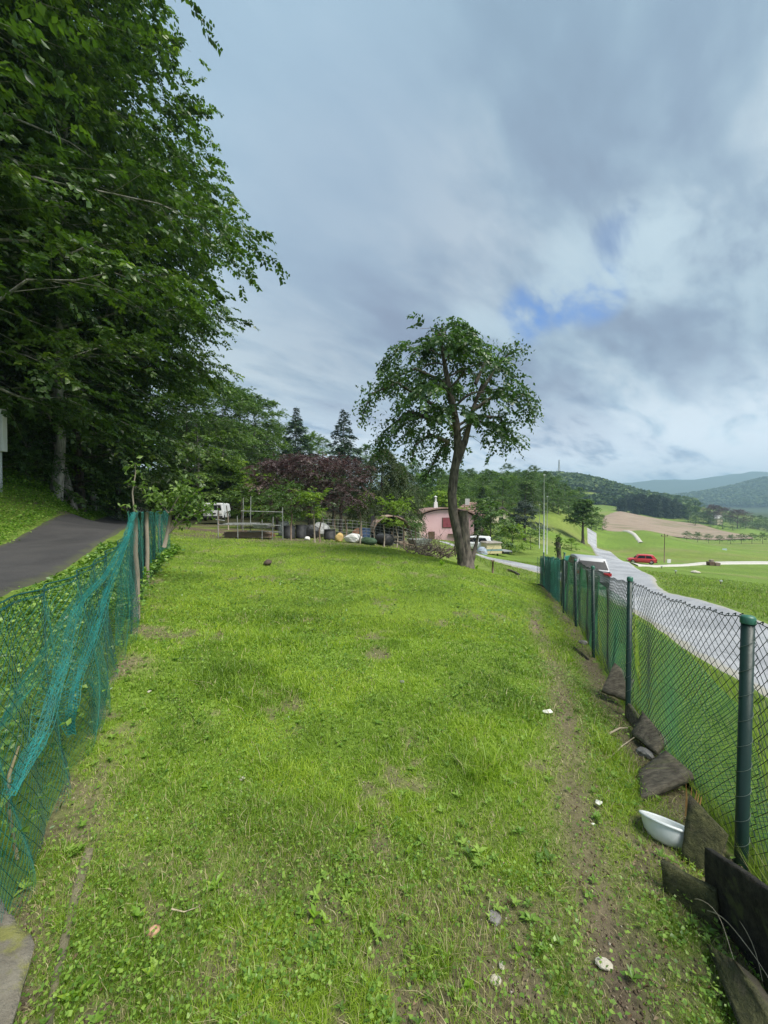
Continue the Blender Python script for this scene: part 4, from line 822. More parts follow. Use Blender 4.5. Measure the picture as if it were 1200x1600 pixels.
stake(218, 800, 935, 5.2, 0.022, M_fgreen, 0, 12, 'post'); stake(229, 800, 915, 6.2, 0.030, M_stake, 0, lab='second wooden stake'); stake(226, 798, 914, 6.3, 0.022, M_fgreen, 0, 12, 'post'); stake(240, 798, 897, 7.6, 0.024, M_fgreen, 0, 12, 'post'); stake(247, 797, 886, 8.8, 0.028, M_stake, 3); stake(251, 798, 880, 9.6, 0.026, M_fgreen, 0, 12, 'post')
stake(-60, 800, 1700, 0.9, 0.026, M_fgreen, 4, 12, 'post')
def lnet(y0, y1_, cell, off, fo, r, mat, hcov=1.0, ph=0, zc=None):
    Ln = (y1_-y0)*1.12; nu = int(Ln/cell); s = np.linspace(0, 1, nu+1); Y = y0+(y1_-y0)*s; X = fence_x(FL, Y)+off
    v = np.linspace(0, 1, int(1.1/(cell*1.15))+1)[None, :, None]; gz = hz(X, Y)-0.01; tz = gz+(top_l(Y)-gz)*hcov
    G = np.stack([X, Y, gz], 1)[:, None]*(1-v)+np.stack([X, Y, tz], 1)[:, None]*v
    G[..., 0] += fo*np.sin(5.1*Y[:, None]+3*v[..., 0]+ph)*np.sin(np.pi*np.clip(v[..., 0]*0.9+0.1, 0, 1))+fo*0.4*np.sin(17*Y[:, None]+5*v[..., 0]+ph)
    G[..., 1] += 0.35*fo*np.sin(11*Y[:, None]+4*v[..., 0]); G = G-LO
    return net(G, r, 3), G
(V, Q), G = lnet(-1.4, 4.29, 0.028, 0.0, 0.05, 0.0012, M_teal_d)
V, Q = join([(V, Q), segs(G[:-1, -1], G[1:, -1], 0.004), segs(G[:-1, -1]+[0, 0, -0.03], G[1:, -1]+[0, 0, -0.02], 0.0025)])
link('netting', mkmesh('netting', V, [Q], [M_teal_d]), fl)
(V, Q), G = lnet(0.2, 4.29, 0.021, 0.03, 0.07, 0.0006, M_teal, 0.96, 1.7); link('netting', mkmesh('netting', V, [Q], [M_teal]), fl, label='finer second layer of teal net')
for q in range(3):
    (V, Q), G = lnet(4.29, 9.6, 0.05, -0.10+0.02*q, 0.04, 0.0019, M_teal, 1.0, q*1.9); link('netting', mkmesh('netting', V, [Q], [M_teal if q != 1 else M_teal_d]), fl, label='teal net bunched behind the stakes')
ratio_y = np.linspace(0.3, 9, 800); ratio = fence_x(FL, ratio_y)/ratio_y
def on_left(px, py, off=0.04):
    Y = float(np.interp((px-600)/F, ratio, ratio_y)); p = WP(px, py, Y); p[0] += off; return p
def band(pts, n, spread, r, mat, seed, lab):
    g = np.random.default_rng(seed); K = np.array([on_left(*p) for p in pts]); t = np.linspace(0, 1, len(K)); tt = np.linspace(0, 1, 40); parts = []
    C_ = np.stack([np.interp(tt, t, K[:, k]) for k in range(3)], 1)
    for q in range(n):
        a = g.normal(0, 1)*spread; w = np.sin(np.pi*np.clip(tt*0.85+0.08, 0, 1))**0.5
        o_ = np.stack([0.02*g.normal(0, 1)*w+0.01*np.sin(tt*g.uniform(8, 20)), a*w+0.004*np.sin(tt*g.uniform(20, 40)+q), 0.35*a*w], 1); L_ = C_+o_-LO
        parts.append(segs(L_[:-1], L_[1:], r))
        if q: parts.append(segs(L_[:-1:1], prev[1:], r*0.7))
        prev = L_
    V, Q = join(parts); link('net_fold', mkmesh('net_fold', V, [Q], [mat]), fl, label=lab)
M_teal_b = pmat('net_teal_bright', (0.015, 0.19, 0.17), 0.45, (0.03, 0.28, 0.26))
band([(203, 800), (184, 857), (149, 945), (115, 1033), (99, 1081), (93, 1115), (96, 1150)], 13, 0.016, 0.0013, M_teal_b, 1, 'bright fold hanging from the stake top')
band([(190, 838), (150, 900), (108, 945), (80, 1033), (59, 1087), (40, 1153), (16, 1196), (-6, 1245)], 15, 0.022, 0.0010, M_teal_b, 2, 'bright fold running down to the photo edge')
band([(200, 805), (178, 900), (176, 960), (172, 1010)], 6, 0.03, 0.0012, M_teal, 3, 'narrow fold beside the stake')
band([(192, 835), (120, 930), (70, 1010), (30, 1070), (-10, 1130)], 6, 0.08, 0.0007, M_teal, 4, 'thin loose strands across the net')
band([(150, 950), (130, 1060), (140, 1100), (135, 1150)], 8, 0.05, 0.0009, M_teal, 5, 'gathered strands low in the net')
# curved stick caught inside the net
mb = MB(); K = np.array([on_left(*p, -0.05) for p in ((43, 1170), (28, 1215), (25, 1260), (31, 1310), (38, 1350))]); mb.tube(K, [0.004, 0.006, 0.007, 0.007, 0.006], 6)
mb.link('stick', pbr('stick_wood', (0.22, 0.19, 0.10), (0.34, 0.30, 0.17), 20, 0.8), None, True, label='thin curved stick standing inside the left net', cat='stick')
# ------------------------------------------------------------------ boards, stones and litter along the right fence
M_board = pbr('old_board', (0.06, 0.05, 0.036), (0.16, 0.14, 0.10), 45, 0.9, bump=0.9, stretch=(0.35, 1, 1), c3=(0.095, 0.11, 0.035), s3=3.5, t3=(0.50, 0.64), bscale=30)
M_board_d = pbr('black_board', (0.008, 0.007, 0.006), (0.045, 0.04, 0.03), 30, 0.92, bump=0.9, c3=(0.07, 0.08, 0.03), s3=9, t3=(0.56, 0.66))
M_moss = pbr('mossy_board', (0.055, 0.06, 0.025), (0.15, 0.15, 0.06), 35, 0.95, bump=1.0, c3=(0.10, 0.085, 0.06), s3=5)
M_stone = pbr('grey_stone', (0.15, 0.14, 0.13), (0.30, 0.29, 0.27), 25, 0.9, bump=0.7)
M_pale = pbr('pale_stone', (0.42, 0.38, 0.30), (0.62, 0.58, 0.48), 30, 0.85, bump=0.5)
def onground(px, py, up=0.0):
    """ground point seen at a pixel (march along the sight line)"""
    Y = 0.6
    while Y < 40:
        z = CH-(py-HOR)/F*Y
        if z <= h1(P(px, Y), Y): break
        Y *= 1.01
    return np.array([P(px, Y), Y, h1(P(px, Y), Y)+up])
def slab(name, cs, th, mat, label, cat='board', n=6, rough=0.0022, parent=None):
    """board from four corners (p00,p10,p11,p01), given real thickness and an uneven edge"""
    c = np.array(cs, float); o = c.mean(0); c = c-o; nrm = unit(np.cross(c[1]-c[0], c[3]-c[0])); u = np.linspace(0, 1, n+1); g = np.random.default_rng(int(abs(o[0]*1000)) % 9999)
    def lay(k):
        A = ((c[0]*(1-u[:, None, None])+c[1]*u[:, None, None])*(1-u[None, :, None])+(c[3]*(1-u[:, None, None])+c[2]*u[:, None, None])*u[None, :, None])+nrm*k*th/2
        A = A.reshape(-1, 3); e = g.normal(0, rough, A.shape); return A+e*0.6+nrm*e[:, :1]*0.3
    T, B = lay(1), lay(-1); B = T-nrm*th+g.normal(0, rough*0.2, B.shape); N = (n+1)**2; Fq = []
    for i in range(n):
        for j in range(n):
            a = i*(n+1)+j; Fq.append((a, a+n+1, a+n+2, a+1)); Fq.append((N+a, N+a+1, N+a+n+2, N+a+n+1))
    for i in range(n):
        a, b_ = i, i+1; Fq.append((a, b_, N+b_, N+a)); a, b_ = i+n*(n+1), i+1+n*(n+1); Fq.append((b_, a, N+a, N+b_))
        a, b_ = i*(n+1), (i+1)*(n+1); Fq.append((b_, a, N+a, N+b_)); a, b_ = i*(n+1)+n, (i+1)*(n+1)+n; Fq.append((a, b_, N+b_, N+a))
    me = mkmesh(name, np.concatenate([T, B]), [np.array(Fq)], [mat]); return link(name, me, parent, tuple(o), label=label, cat=cat)
slab('board', [WP(1112, 1332, 1.50), WP(1262, 1432, 1.12), WP(1262, 1640, 1.12), WP(1118, 1490, 1.50)], 0.022, M_board_d, 'long black mouldy board on edge, nearest in the lower right corner')
slab('board', [WP(1084, 1248, 1.78), WP(1146, 1312, 1.64), WP(1118, 1400, 1.60), WP(1072, 1352, 1.70)], 0.03, M_moss, 'mossy upright board between white basin and first fence post')
slab('board', [WP(1040, 1352, 1.56), WP(1128, 1402, 1.42), WP(1140, 1500, 1.38), WP(1050, 1440, 1.52)], 0.028, M_moss, 'half sunk mossy board in front of the upright one, grass at its foot')
slab('board', [WP(1003, 1214, 2.28), WP(1046, 1180, 2.44), WP(1090, 1218, 2.18), WP(1008, 1256, 2.06)], 0.035, M_board, 'weathered board lying flat just above the white basin')
slab('board', [WP(992, 1152, 2.74), WP(1010, 1117, 2.84), WP(1047, 1160, 2.58), WP(1030, 1182, 2.50)], 0.035, M_board, 'short dark board leaning on the edging above the grey stone')
slab('board', [WP(984, 1098, 3.16), WP(1022, 1146, 2.78), WP(1016, 1172, 2.72), WP(982, 1124, 3.10)], 0.022, M_board, 'narrow long board on edge along the foot of the wire fence')
slab('board', [WP(942, 1082, 3.40), WP(962, 1038, 3.56), WP(993, 1066, 3.40), WP(984, 1098, 3.30)], 0.035, M_board, 'tilted board beside the second fence post')
slab('board', [WP(1046, 1190, 2.5), WP(1086, 1216, 2.25), WP(1092, 1246, 2.2), WP(1048, 1212, 2.45)], 0.02, M_board_d, 'dark board on edge behind the flat weathered board')
slab('board', [WP(900, 1012, 4.9), WP(922, 1030, 4.6), WP(920, 1044, 4.55), WP(897, 1024, 4.85)], 0.03, M_board_d, 'small dark board lying by the third fence post')
slab('board', [WP(1128, 1500, 1.30), WP(1180, 1530, 1.18), WP(1290, 1720, 0.95), WP(1210, 1700, 1.0)], 0.06, M_moss, 'mossy rotten plank lying in the very corner below the black board')
slab('board', [WP(868, 948, 8.8), WP(880, 962, 8.2), WP(880, 968, 8.2), WP(866, 956, 8.8)], 0.05, M_board, 'far edging board at the foot of the fence')
slab('board', [WP(842, 912, 14.0), WP(872, 925, 12.0), WP(870, 932, 11.9), WP(842, 918, 14.0)], 0.08, M_board_d, 'long dark edging beam at the far end of the fence')
# splinters
mb = MB()
for q in range(7):
    p0 = WP(1078+q*4, 1282, 1.9-q*0.012); p1 = WP(1082+q*3+random.uniform(-6, 10), 1230+q*5, 1.92-q*0.012); mb.tube([p0, (p0+p1)/2+[0.003, 0, 0], p1], [0.006, 0.005, 0.001], 4)
mb.link('wood_splinters', pbr('fresh_wood', (0.42, 0.20, 0.06), (0.6, 0.34, 0.13), 30, 0.8), None, label='fresh orange splinters of broken wood behind the basin', cat='wood')
def rock(name, p, size, mat, label, seed=1, flat=0.6, cat='stone', sub=2):
    import bmesh
    bm = bmesh.new(); bmesh.ops.create_icosphere(bm, subdivisions=sub, radius=1); g = np.random.default_rng(seed); dirs_ = g.normal(0, 1, (7, 3)); dirs_ = unit(dirs_); am = g.uniform(-0.25, 0.12, 7)
    for v in bm.verts:
        c = np.array(v.co); s = 1+sum(a*max(0, c@d_-0.3) for a, d_ in zip(am, dirs_)); s -= 0.0
        for d_ in dirs_[:5]:
            m_ = c@d_*s
            if m_ > 0.72: s *= 0.72/m_
        v.co = Vector(c*s*(1+g.normal(0, 0.02))*size*np.array([1, 0.8, flat]))
    me = bpy.data.meshes.new(name); bm.to_mesh(me); bm.free(); me.materials.append(mat)
    return link(name, me, None, tuple(p), (0, 0, seed*1.3), label=label, cat=cat)
rock('stone', onground(775, 1450, 0.008), 0.034, M_stone, 'flat slate grey stone lying in the grass near the bottom', 3, 0.35)
rock('stone', onground(1012, 1188, 0.02), 0.055, M_stone, 'grey stone between the leaning board and the flat board', 4, 0.6)
rock('stone', onground(1030, 1182, 0.0), 0.04, M_stone, 'small grey stone against the leaning board', 14, 0.6)
rock('pebble', onground(777, 1557, 0.008), 0.022, M_pale, 'elongated white pebble at the bottom edge', 5, 0.6)
rock('pebble', onground(787, 1529, 0.008), 0.014, M_pale, 'round cream pebble just above the elongated one', 6, 0.7)
rock('shard', onground(951, 1531, 0.010), 0.030, M_pale, 'pale jagged shard on bare soil at the lower right', 7, 0.4, 'shard')
rock('clod', onground(233, 1480, 0.02), 0.026, pbr('orange_clod', (0.35, 0.17, 0.09), (0.62, 0.42, 0.28), 30, 0.9), 'small orange brown clod like a mushroom cap, lower left', 8, 0.75, 'clod')
rock('clod', onground(418, 884, 0.06), 0.14, pbr('dark_clod', (0.05, 0.035, 0.028), (0.11, 0.08, 0.06), 8, 0.95, bump=0.8), 'dark clod of earth alone near the far edge of the lawn', 9, 0.6, 'clod')
rock('stone', onground(930, 1012, 0.02), 0.10, M_board_d, 'dark flat stone at the foot of the third fence post', 10, 0.4)
rock('stone', onground(912, 1008, 0.02), 0.08, M_stone, 'brownish stone left of the third fence post', 15, 0.4)
rock('stone', onground(628, 1071, 0.01), 0.03, M_stone, 'bluish grey stone in the middle of the lawn', 11, 0.3)
rock('stone', onground(376, 1225, 0.006), 0.02, M_pale, 'pinkish fragment in the grass left of centre', 12, 0.5)
rock('stone', onground(230, 1088, 0.006), 0.02, M_pale, 'tiny pale fragment on the bare patch at the left', 13, 0.5)
M_paper = pbr('paper', (0.62, 0.62, 0.52), (0.75, 0.74, 0.66), 20, 0.8)
def scrap(px, py, s, label, seed, mat=M_paper, name='paper_scrap', cat='litter'):
    p = onground(px, py, 0.03); g = np.random.default_rng(seed); a = np.linspace(0, 2*np.pi, 8)[:-1]; V = np.stack([np.cos(a)*s*g.uniform(0.6, 1.1, 7), np.sin(a)*s*0.7*g.uniform(0.6, 1.1, 7), g.normal(0, s*0.2, 7)], 1)
    V = np.concatenate([V, [[0, 0, s*0.3]]]); V2 = V-[0, 0, 0.002]; fs = [(i, (i+1) % 7, 7) for i in range(7)]+[((i+1) % 7+8, i+8, 15) for i in range(7)]+[]
    qs = [(i, i+8, (i+1) % 7+8, (i+1) % 7) for i in range(7)]
    MB().add(np.concatenate([V, V2]), fs+qs).link(name, mat, None, loc=tuple(p), label=label, cat=cat)
scrap(858, 1122, 0.045, 'pale yellow scrap of paper on the worn trail', 1); scrap(940, 1272, 0.025, 'cream paper scrap left of the white basin', 2); scrap(932, 1308, 0.014, 'tiny white scrap below the cream one', 3)
def stick(pts, r, label, mat):
    K = [onground(x, y, 0.012+z) for x, y, z in pts]; MB().tube(K, np.linspace(r, r*0.5, len(K)), 5).link('stick', mat, None, True, label=label, cat='stick')
M_dry = pbr('dry_wood', (0.38, 0.31, 0.21), (0.55, 0.47, 0.34), 20, 0.85)
stick([(955, 1153, 0), (972, 1148, 0.01), (984, 1147, 0.01)], 0.008, 'short pale stick beside the edging boards', M_dry)
stick([(958, 1192, 0), (975, 1178, 0.01), (995, 1165, 0.02)], 0.005, 'thin dry stem lying left of the grey stone', M_dry)
stick([(130, 1340, -0.02), (116, 1390, -0.016), (102, 1440, -0.014), (88, 1500, -0.012), (74, 1560, -0.012), (60, 1640, -0.012)], 0.026, 'half buried round rail along the foot of the left net', pbr('buried_rail', (0.10, 0.09, 0.055), (0.20, 0.18, 0.11), 14, 0.95, bump=0.8, stretch=(1, 0.3, 1)))
stick([(262, 1450, 0.02), (282, 1446, 0.01), (306, 1443, 0.02)], 0.003, 'thin dead twig right of the orange clod', M_dry)
for q, (a, c) in enumerate((((1100, 1440), (1235, 1640)), ((1120, 1425), (1205, 1590)), ((1150, 1420), (1200, 1530)), ((1085, 1430), (1160, 1560)))):
    p0 = onground(*a, 0.02); p1 = onground(*c, 0.07); m_ = (p0+p1)/2+[0.03, 0, 0.13]
    MB().tube([p0*(1-s_)**2+2*m_*s_*(1-s_)+p1*s_*s_+[0.004*math.sin(9*s_+q), 0, 0.004*math.sin(7*s_)] for s_ in np.linspace(0, 1, 12)], np.linspace(0.0022, 0.0009, 12), 5).link('bramble_stem', M_dry, None, True, label=['longest dry bramble stem across the lower right corner', 'dry bramble stem beside the black board', 'short dry stem against the black board', 'dry stem nearest the lawn in the lower right corner'][q], cat='stem')
# white basin tipped on its side
M_white = pbr('white_enamel', (0.70, 0.74, 0.74), (0.80, 0.83, 0.82), 6, 0.35, c3=(0.45, 0.45, 0.38), s3=9, t3=(0.62, 0.8))
mb = MB().lathe([(0.001, 0.0), (0.045, 0.001), (0.068, 0.012), (0.086, 0.035), (0.096, 0.065), (0.100, 0.088)], 32); mb.lathe([(0.096, 0.088), (0.092, 0.065), (0.081, 0.038), (0.064, 0.017), (0.043, 0.007), (0.001, 0.005)], 32)
bz = empty('basin', tuple(WP(1046, 1322, 1.80)-[0, 0, 0.012]), (R(-24), R(13), R(-10)), label='white round basin tipped over beside the edging boards', cat='basin')
mb.link('bowl', M_white, bz, True); MB().lathe([(0.099, 0.082), (0.108, 0.083), (0.110, 0.088), (0.107, 0.094), (0.098, 0.094), (0.096, 0.088)], 32).link('rim', M_white, bz, True)
# concrete block, lower left
slab('concrete_block', [onground(-110, 1530, 0.05), onground(-25, 1455, 0.05), onground(36, 1535, 0.04), onground(-20, 1750, 0.04)], 0.10, pbr('mossy_concrete', (0.12, 0.105, 0.08), (0.22, 0.20, 0.155), 12, 0.95, bump=0.8, c3=(0.20, 0.20, 0.06), s3=7, t3=(0.48, 0.6)), 'mossy concrete block at the lower left corner of the lawn', 'block', 8, 0.004)
# large leaved weeds
M_weed = leafmat('weed_leaf', [(0, (0.10, 0.22, 0.03)), (0.5, (0.20, 0.36, 0.035)), (1, (0.33, 0.47, 0.05))], 0.45, 0.4, 0.5)
def rosette(px, py, n, L, label, seed, up=0.8, mat=M_weed):
    g = np.random.default_rng(seed); p = onground(px, py); a = np.arange(n)*2.4+g.uniform(0, 6); dv = np.stack([np.cos(a), np.sin(a), g.uniform(0.2, up*2, n)], 1); nn = np.stack([-np.cos(a)*0.5, -np.sin(a)*0.5, np.ones(n)], 1)
    LL = L*g.uniform(0.6, 1.15, n); V = leaves(np.zeros((n, 3))+g.normal(0, 0.006, (n, 3)), dv, nn, LL, LL*g.uniform(0.35, 0.5, n))
    link('weed', mkmesh('weed', V, [leaf_tris(n)], [mat], {'rnd': np.repeat(g.uniform(0.3, 1, n), 4)}), None, tuple(p+[0, 0, 0.005]), label=label, cat='weed')
for q, (px, py, n, L, lb) in enumerate(((490, 1450, 6, 0.055, 'bright yellow green upright weed near the bottom centre'), (506, 1462, 5, 0.045, 'second bright weed just right of the upright one'), (210, 1450, 6, 0.05, 'clover like weed above the orange clod'), (330, 1405, 7, 0.05, 'green weed on the bare patch at the lower left'), (185, 1530, 8, 0.05, 'rounded weed at the lower left'), (235, 1550, 7, 0.05, 'weed below the orange clod'), (720, 1578, 6, 0.05, 'broad leaved weed left of the elongated pebble'), (735, 1560, 7, 0.045, 'glossy weed above the elongated pebble'), (640, 1350, 7, 0.04, 'pale weed in the lower middle of the lawn'), (815, 1505, 4, 0.035, 'small weed between stone and shard'), (420, 1480, 7, 0.045, 'low weed left of the bright pair'), (560, 1310, 6, 0.045, 'green weed right of the centre line, lower middle'), (320, 1240, 8, 0.045, 'weed cluster left of centre'), (388, 1570, 8, 0.05, 'leafy weed at the bottom edge left of centre'), (110, 1585, 7, 0.05, 'weed beside the buried rail'))):
    rosette(px, py, n, L, lb, q+1)
# dead leaves scattered over the soil
t = rng.uniform(0, 1, 1500); Y = 0.95*(7/0.95)**t; X = np.where(rng.uniform(0, 1, 1500) < 0.6, fence_x(FR, Y)-np.abs(rng.normal(0, 0.35, 1500)), fence_x(FL, Y)+rng.uniform(0, 1, 1500)*(fence_x(FR, Y)-fence_x(FL, Y)))
dv = rng.normal(0, 1, (1500, 3)); dv[:, 2] *= 0.2; nn = rng.normal(0, 0.3, (1500, 3)); nn[:, 2] = 1; L = rng.uniform(0.006, 0.022, 1500)
link('dead_leaves', mkmesh('dead_leaves', leaves(np.stack([X, Y, hz(X, Y)+0.012], 1), dv, nn, L, L*0.45, 0.3), [leaf_tris(1500)], [leafmat('dead_leaf', [(0, (0.05, 0.03, 0.018)), (0.6, (0.13, 0.08, 0.045)), (1, (0.36, 0.28, 0.19))], 0.1, 0.8, 0.2)], {'rnd': np.repeat(rng.uniform(0, 1, 1500), 4)}), kind='stuff', label='dead brown leaves and bits strewn over the soil by the right fence', cat='dead leaves')
# ------------------------------------------------------------------ houses
M_pink = pbr('pink_render', (0.72, 0.44, 0.48), (0.78, 0.51, 0.55), 0.6, 0.9, bump=0.2)
M_cream = pbr('cream_render', (0.60, 0.50, 0.38), (0.68, 0.58, 0.45), 0.6, 0.9)
M_white_w = pbr('white_render', (0.66, 0.65, 0.62), (0.75, 0.74, 0.71), 0.6, 0.9)
M_rooft = pbr('roof_tile', (0.21, 0.125, 0.105), (0.33, 0.215, 0.185), 3.0, 0.85, bump=0.5)
M_roofd = pbr('dark_roof', (0.06, 0.05, 0.045), (0.11, 0.09, 0.08), 3.0, 0.85)
M_crim = pbr('crimson_shutter', (0.24, 0.045, 0.065), (0.30, 0.07, 0.09), 6, 0.6)
M_glass = pbr('dark_glass', (0.012, 0.014, 0.016), None, rough=0.25, spec=0.25)
M_whitep = pbr('white_paint', (0.75, 0.75, 0.73), None, rough=0.5)
M_brown = pbr('brown_wood', (0.09, 0.055, 0.035), (0.16, 0.10, 0.065), 5, 0.85)
def shutters(parent, x, y, z, w=0.55, h=1.15):
    wdw = MB().box((x, y-0.03, z), (w*2+0.12, 0.05, h+0.12)).link('window', M_brown, parent)
    for s in (-1, 1):
        p = MB().box((x+s*w/2, y-0.075, z), (w-0.03, 0.035, h)).link('shutter', M_crim, wdw)
def roof_rows(parent, x0, x1, y0, y1_, z0, z1_, mat, rows=9, name='roof'):
    """one pitched slab made of lapped tile courses; slopes from (y0,z0) up to (y1,z1)"""
    mb = MB()
    for r in range(rows):
        a, c = r/rows, (r+1.12)/rows
        ya, yb = y0+(y1_-y0)*a, y0+(y1_-y0)*c; za, zb = z0+(z1_-z0)*a+0.05, z0+(z1_-z0)*c
        mb.add([(x0, ya, za), (x1, ya, za), (x1, yb, zb), (x0, yb, zb), (x0, ya, za-0.07), (x1, ya, za-0.07), (x1, yb, zb-0.07), (x0, yb, zb-0.07)], [(0, 1, 2, 3), (7, 6, 5, 4), (0, 4, 5, 1), (1, 5, 6, 2), (3, 2, 6, 7), (0, 3, 7, 4)])
    return mb.link(name, mat, parent)
def flue(parent, x, y, z, h=1.3):
    c = MB().box((x, y, z+h*0.3), (0.55, 0.55, h*0.6), taper=0.75).link('chimney', M_white_w, parent)
    MB().tube([(x, y, z+h*0.6), (x, y, z+h*1.0)], 0.12, 8).link('flue', M_whitep, c); MB().lathe([(0.0, h*1.12+z), (0.22, z+h*1.03), (0.22, z+h*1.0), (0.0, z+h*1.0)], 10, (x, y, 0)).link('cowl', M_whitep, c)
Yh = 48; xh = P(699, Yh); zh = float(WP(700, 846, Yh)[2])
ph = empty('pink_house', (xh, Yh, zh-0.1), 0.08, label='small pink house with shallow arched gable and crimson shutters', cat='house')
prof = [(-3.5, -1.0), (3.4, -1.0), (3.4, 2.9)]+[(3.4*math.cos(a), 2.9+1.15*math.sin(a)) for a in np.linspace(0.15, math.pi-0.5, 12)]+[(-3.5, 2.1)]
MB().prism(prof[::-1], 0, 7).link('wall', M_pink, ph)
arc = [(3.75*math.cos(a)-0.05, 2.92+1.28*math.sin(a)) for a in np.linspace(-0.03, math.pi-0.42, 14)]+[(-3.95, 1.95)]
mb = MB()
for (xa, za), (xb, zb) in zip(arc[:-1], arc[1:]):
    mb.add([(xa, -0.35, za), (xb, -0.35, zb), (xb, 7.3, zb), (xa, 7.3, za), (xa, -0.35, za+0.16), (xb, -0.35, zb+0.16), (xb, 7.3, zb+0.16), (xa, 7.3, za+0.16)], [(0, 3, 2, 1), (4, 5, 6, 7), (0, 1, 5, 4), (2, 3, 7, 6), (1, 2, 6, 5), (3, 0, 4, 7)])
rf = mb.link('roof', M_rooft, ph)
shutters(ph, -0.05, 0, 2.45); flue(ph, -0.95, 2.5, 4.1, 1.6)
MB().box((-2.0, -0.03, 0.9), (0.8, 0.06, 0.9)).link('window', M_brown, ph)
MB().box((0.9, -0.12, 1.0), (1.6, 0.2, 0.12)).link('ledge', M_brown, ph)
# second house with hipped roof
Y2 = 54; b2 = empty('brown_roofed_house', (P(728, Y2), Y2, float(WP(728, 842, Y2)[2])-0.3), -0.25, label='cream house with pinkish brown hipped roof right of the apple trunk', cat='house')
MB().box((0, 3, 1.3), (4.6, 5, 4.0)).link('wall', M_cream, b2)
mb = MB(); mb.add([(-3, 0, 3.3), (3, 0, 3.3), (3, 6, 3.3), (-3, 6, 3.3), (0.0, 2.6, 5.5), (1.4, 2.6, 5.5), (-3, 0, 3.15), (3, 0, 3.15), (3, 6, 3.15), (-3, 6, 3.15)], [(0, 1, 5, 4), (1, 2, 5), (2, 3, 4, 5), (3, 0, 4), (0, 6, 7, 1), (1, 7, 8, 2), (2, 8, 9, 3), (3, 9, 6, 0), (9, 8, 7, 6)])
r2 = mb.link('roof', M_rooft, b2)
for k in range(8):
    a = k/8; MB().tube([(-3+3*a, 2.6*a-0.02, 3.34+2.2*a), (3-1.6*a, 2.6*a-0.02, 3.34+2.2*a)], 0.035, 5).link('tile_course', M_rooft, r2)
MB().box((0.1, 2.4, 5.5), (0.6, 0.6, 1.0)).link('chimney', M_white_w, r2)
MB().box((-0.9, 0.46, 2.0), (0.9, 0.08, 1.1)).link('window', M_glass, b2); MB().box((1.2, 0.46, 2.0), (0.9, 0.08, 1.1)).link('window', M_glass, b2)
# third house, dark gable
Y3 = 72; b3 = empty('gabled_house', (P(783, Y3), Y3, float(WP(783, 835, Y3)[2])-0.3), 0.35, label='cream gabled house with dark roof edge, furthest right of the three houses', cat='house')
MB().prism([(-2.2, 0), (2.2, 0), (2.2, 3.6), (0, 5.2), (-2.2, 3.6)][::-1], 0, 6).link('wall', M_cream, b3)
for s in (-1, 1):
    mb = MB(); mb.add([(0, -0.5, 5.3), (s*2.9, -0.5, 3.2), (s*2.9, 6.4, 3.2), (0, 6.4, 5.3), (0, -0.5, 5.55), (s*2.9, -0.5, 3.45), (s*2.9, 6.4, 3.45), (0, 6.4, 5.55)], [(0, 3, 2, 1), (4, 5, 6, 7), (0, 1, 5, 4), (2, 3, 7, 6), (1, 2, 6, 5), (3, 0, 4, 7)])
    mb.link('roof', M_roofd, b3)
MB().box((0, -0.04, 3.0), (0.9, 0.08, 1.0)).link('window', M_glass, b3)
# beige shed
Y4 = 34; b4 = empty('shed', (P(642, Y4), Y4, float(WP(642, 842, Y4)[2])-0.2), 0.1, label='low beige shed left of the pink house', cat='shed')
MB().box((0, 1.2, 0.7), (1.9, 2.4, 1.8)).link('wall', M_cream, b4); roof_rows(b4, -1.15, 1.15, -0.25, 2.6, 1.6, 1.9, M_cream, 4); MB().box((0.2, -0.03, 0.6), (0.6, 0.05, 1.1)).link('door', M_brown, b4)
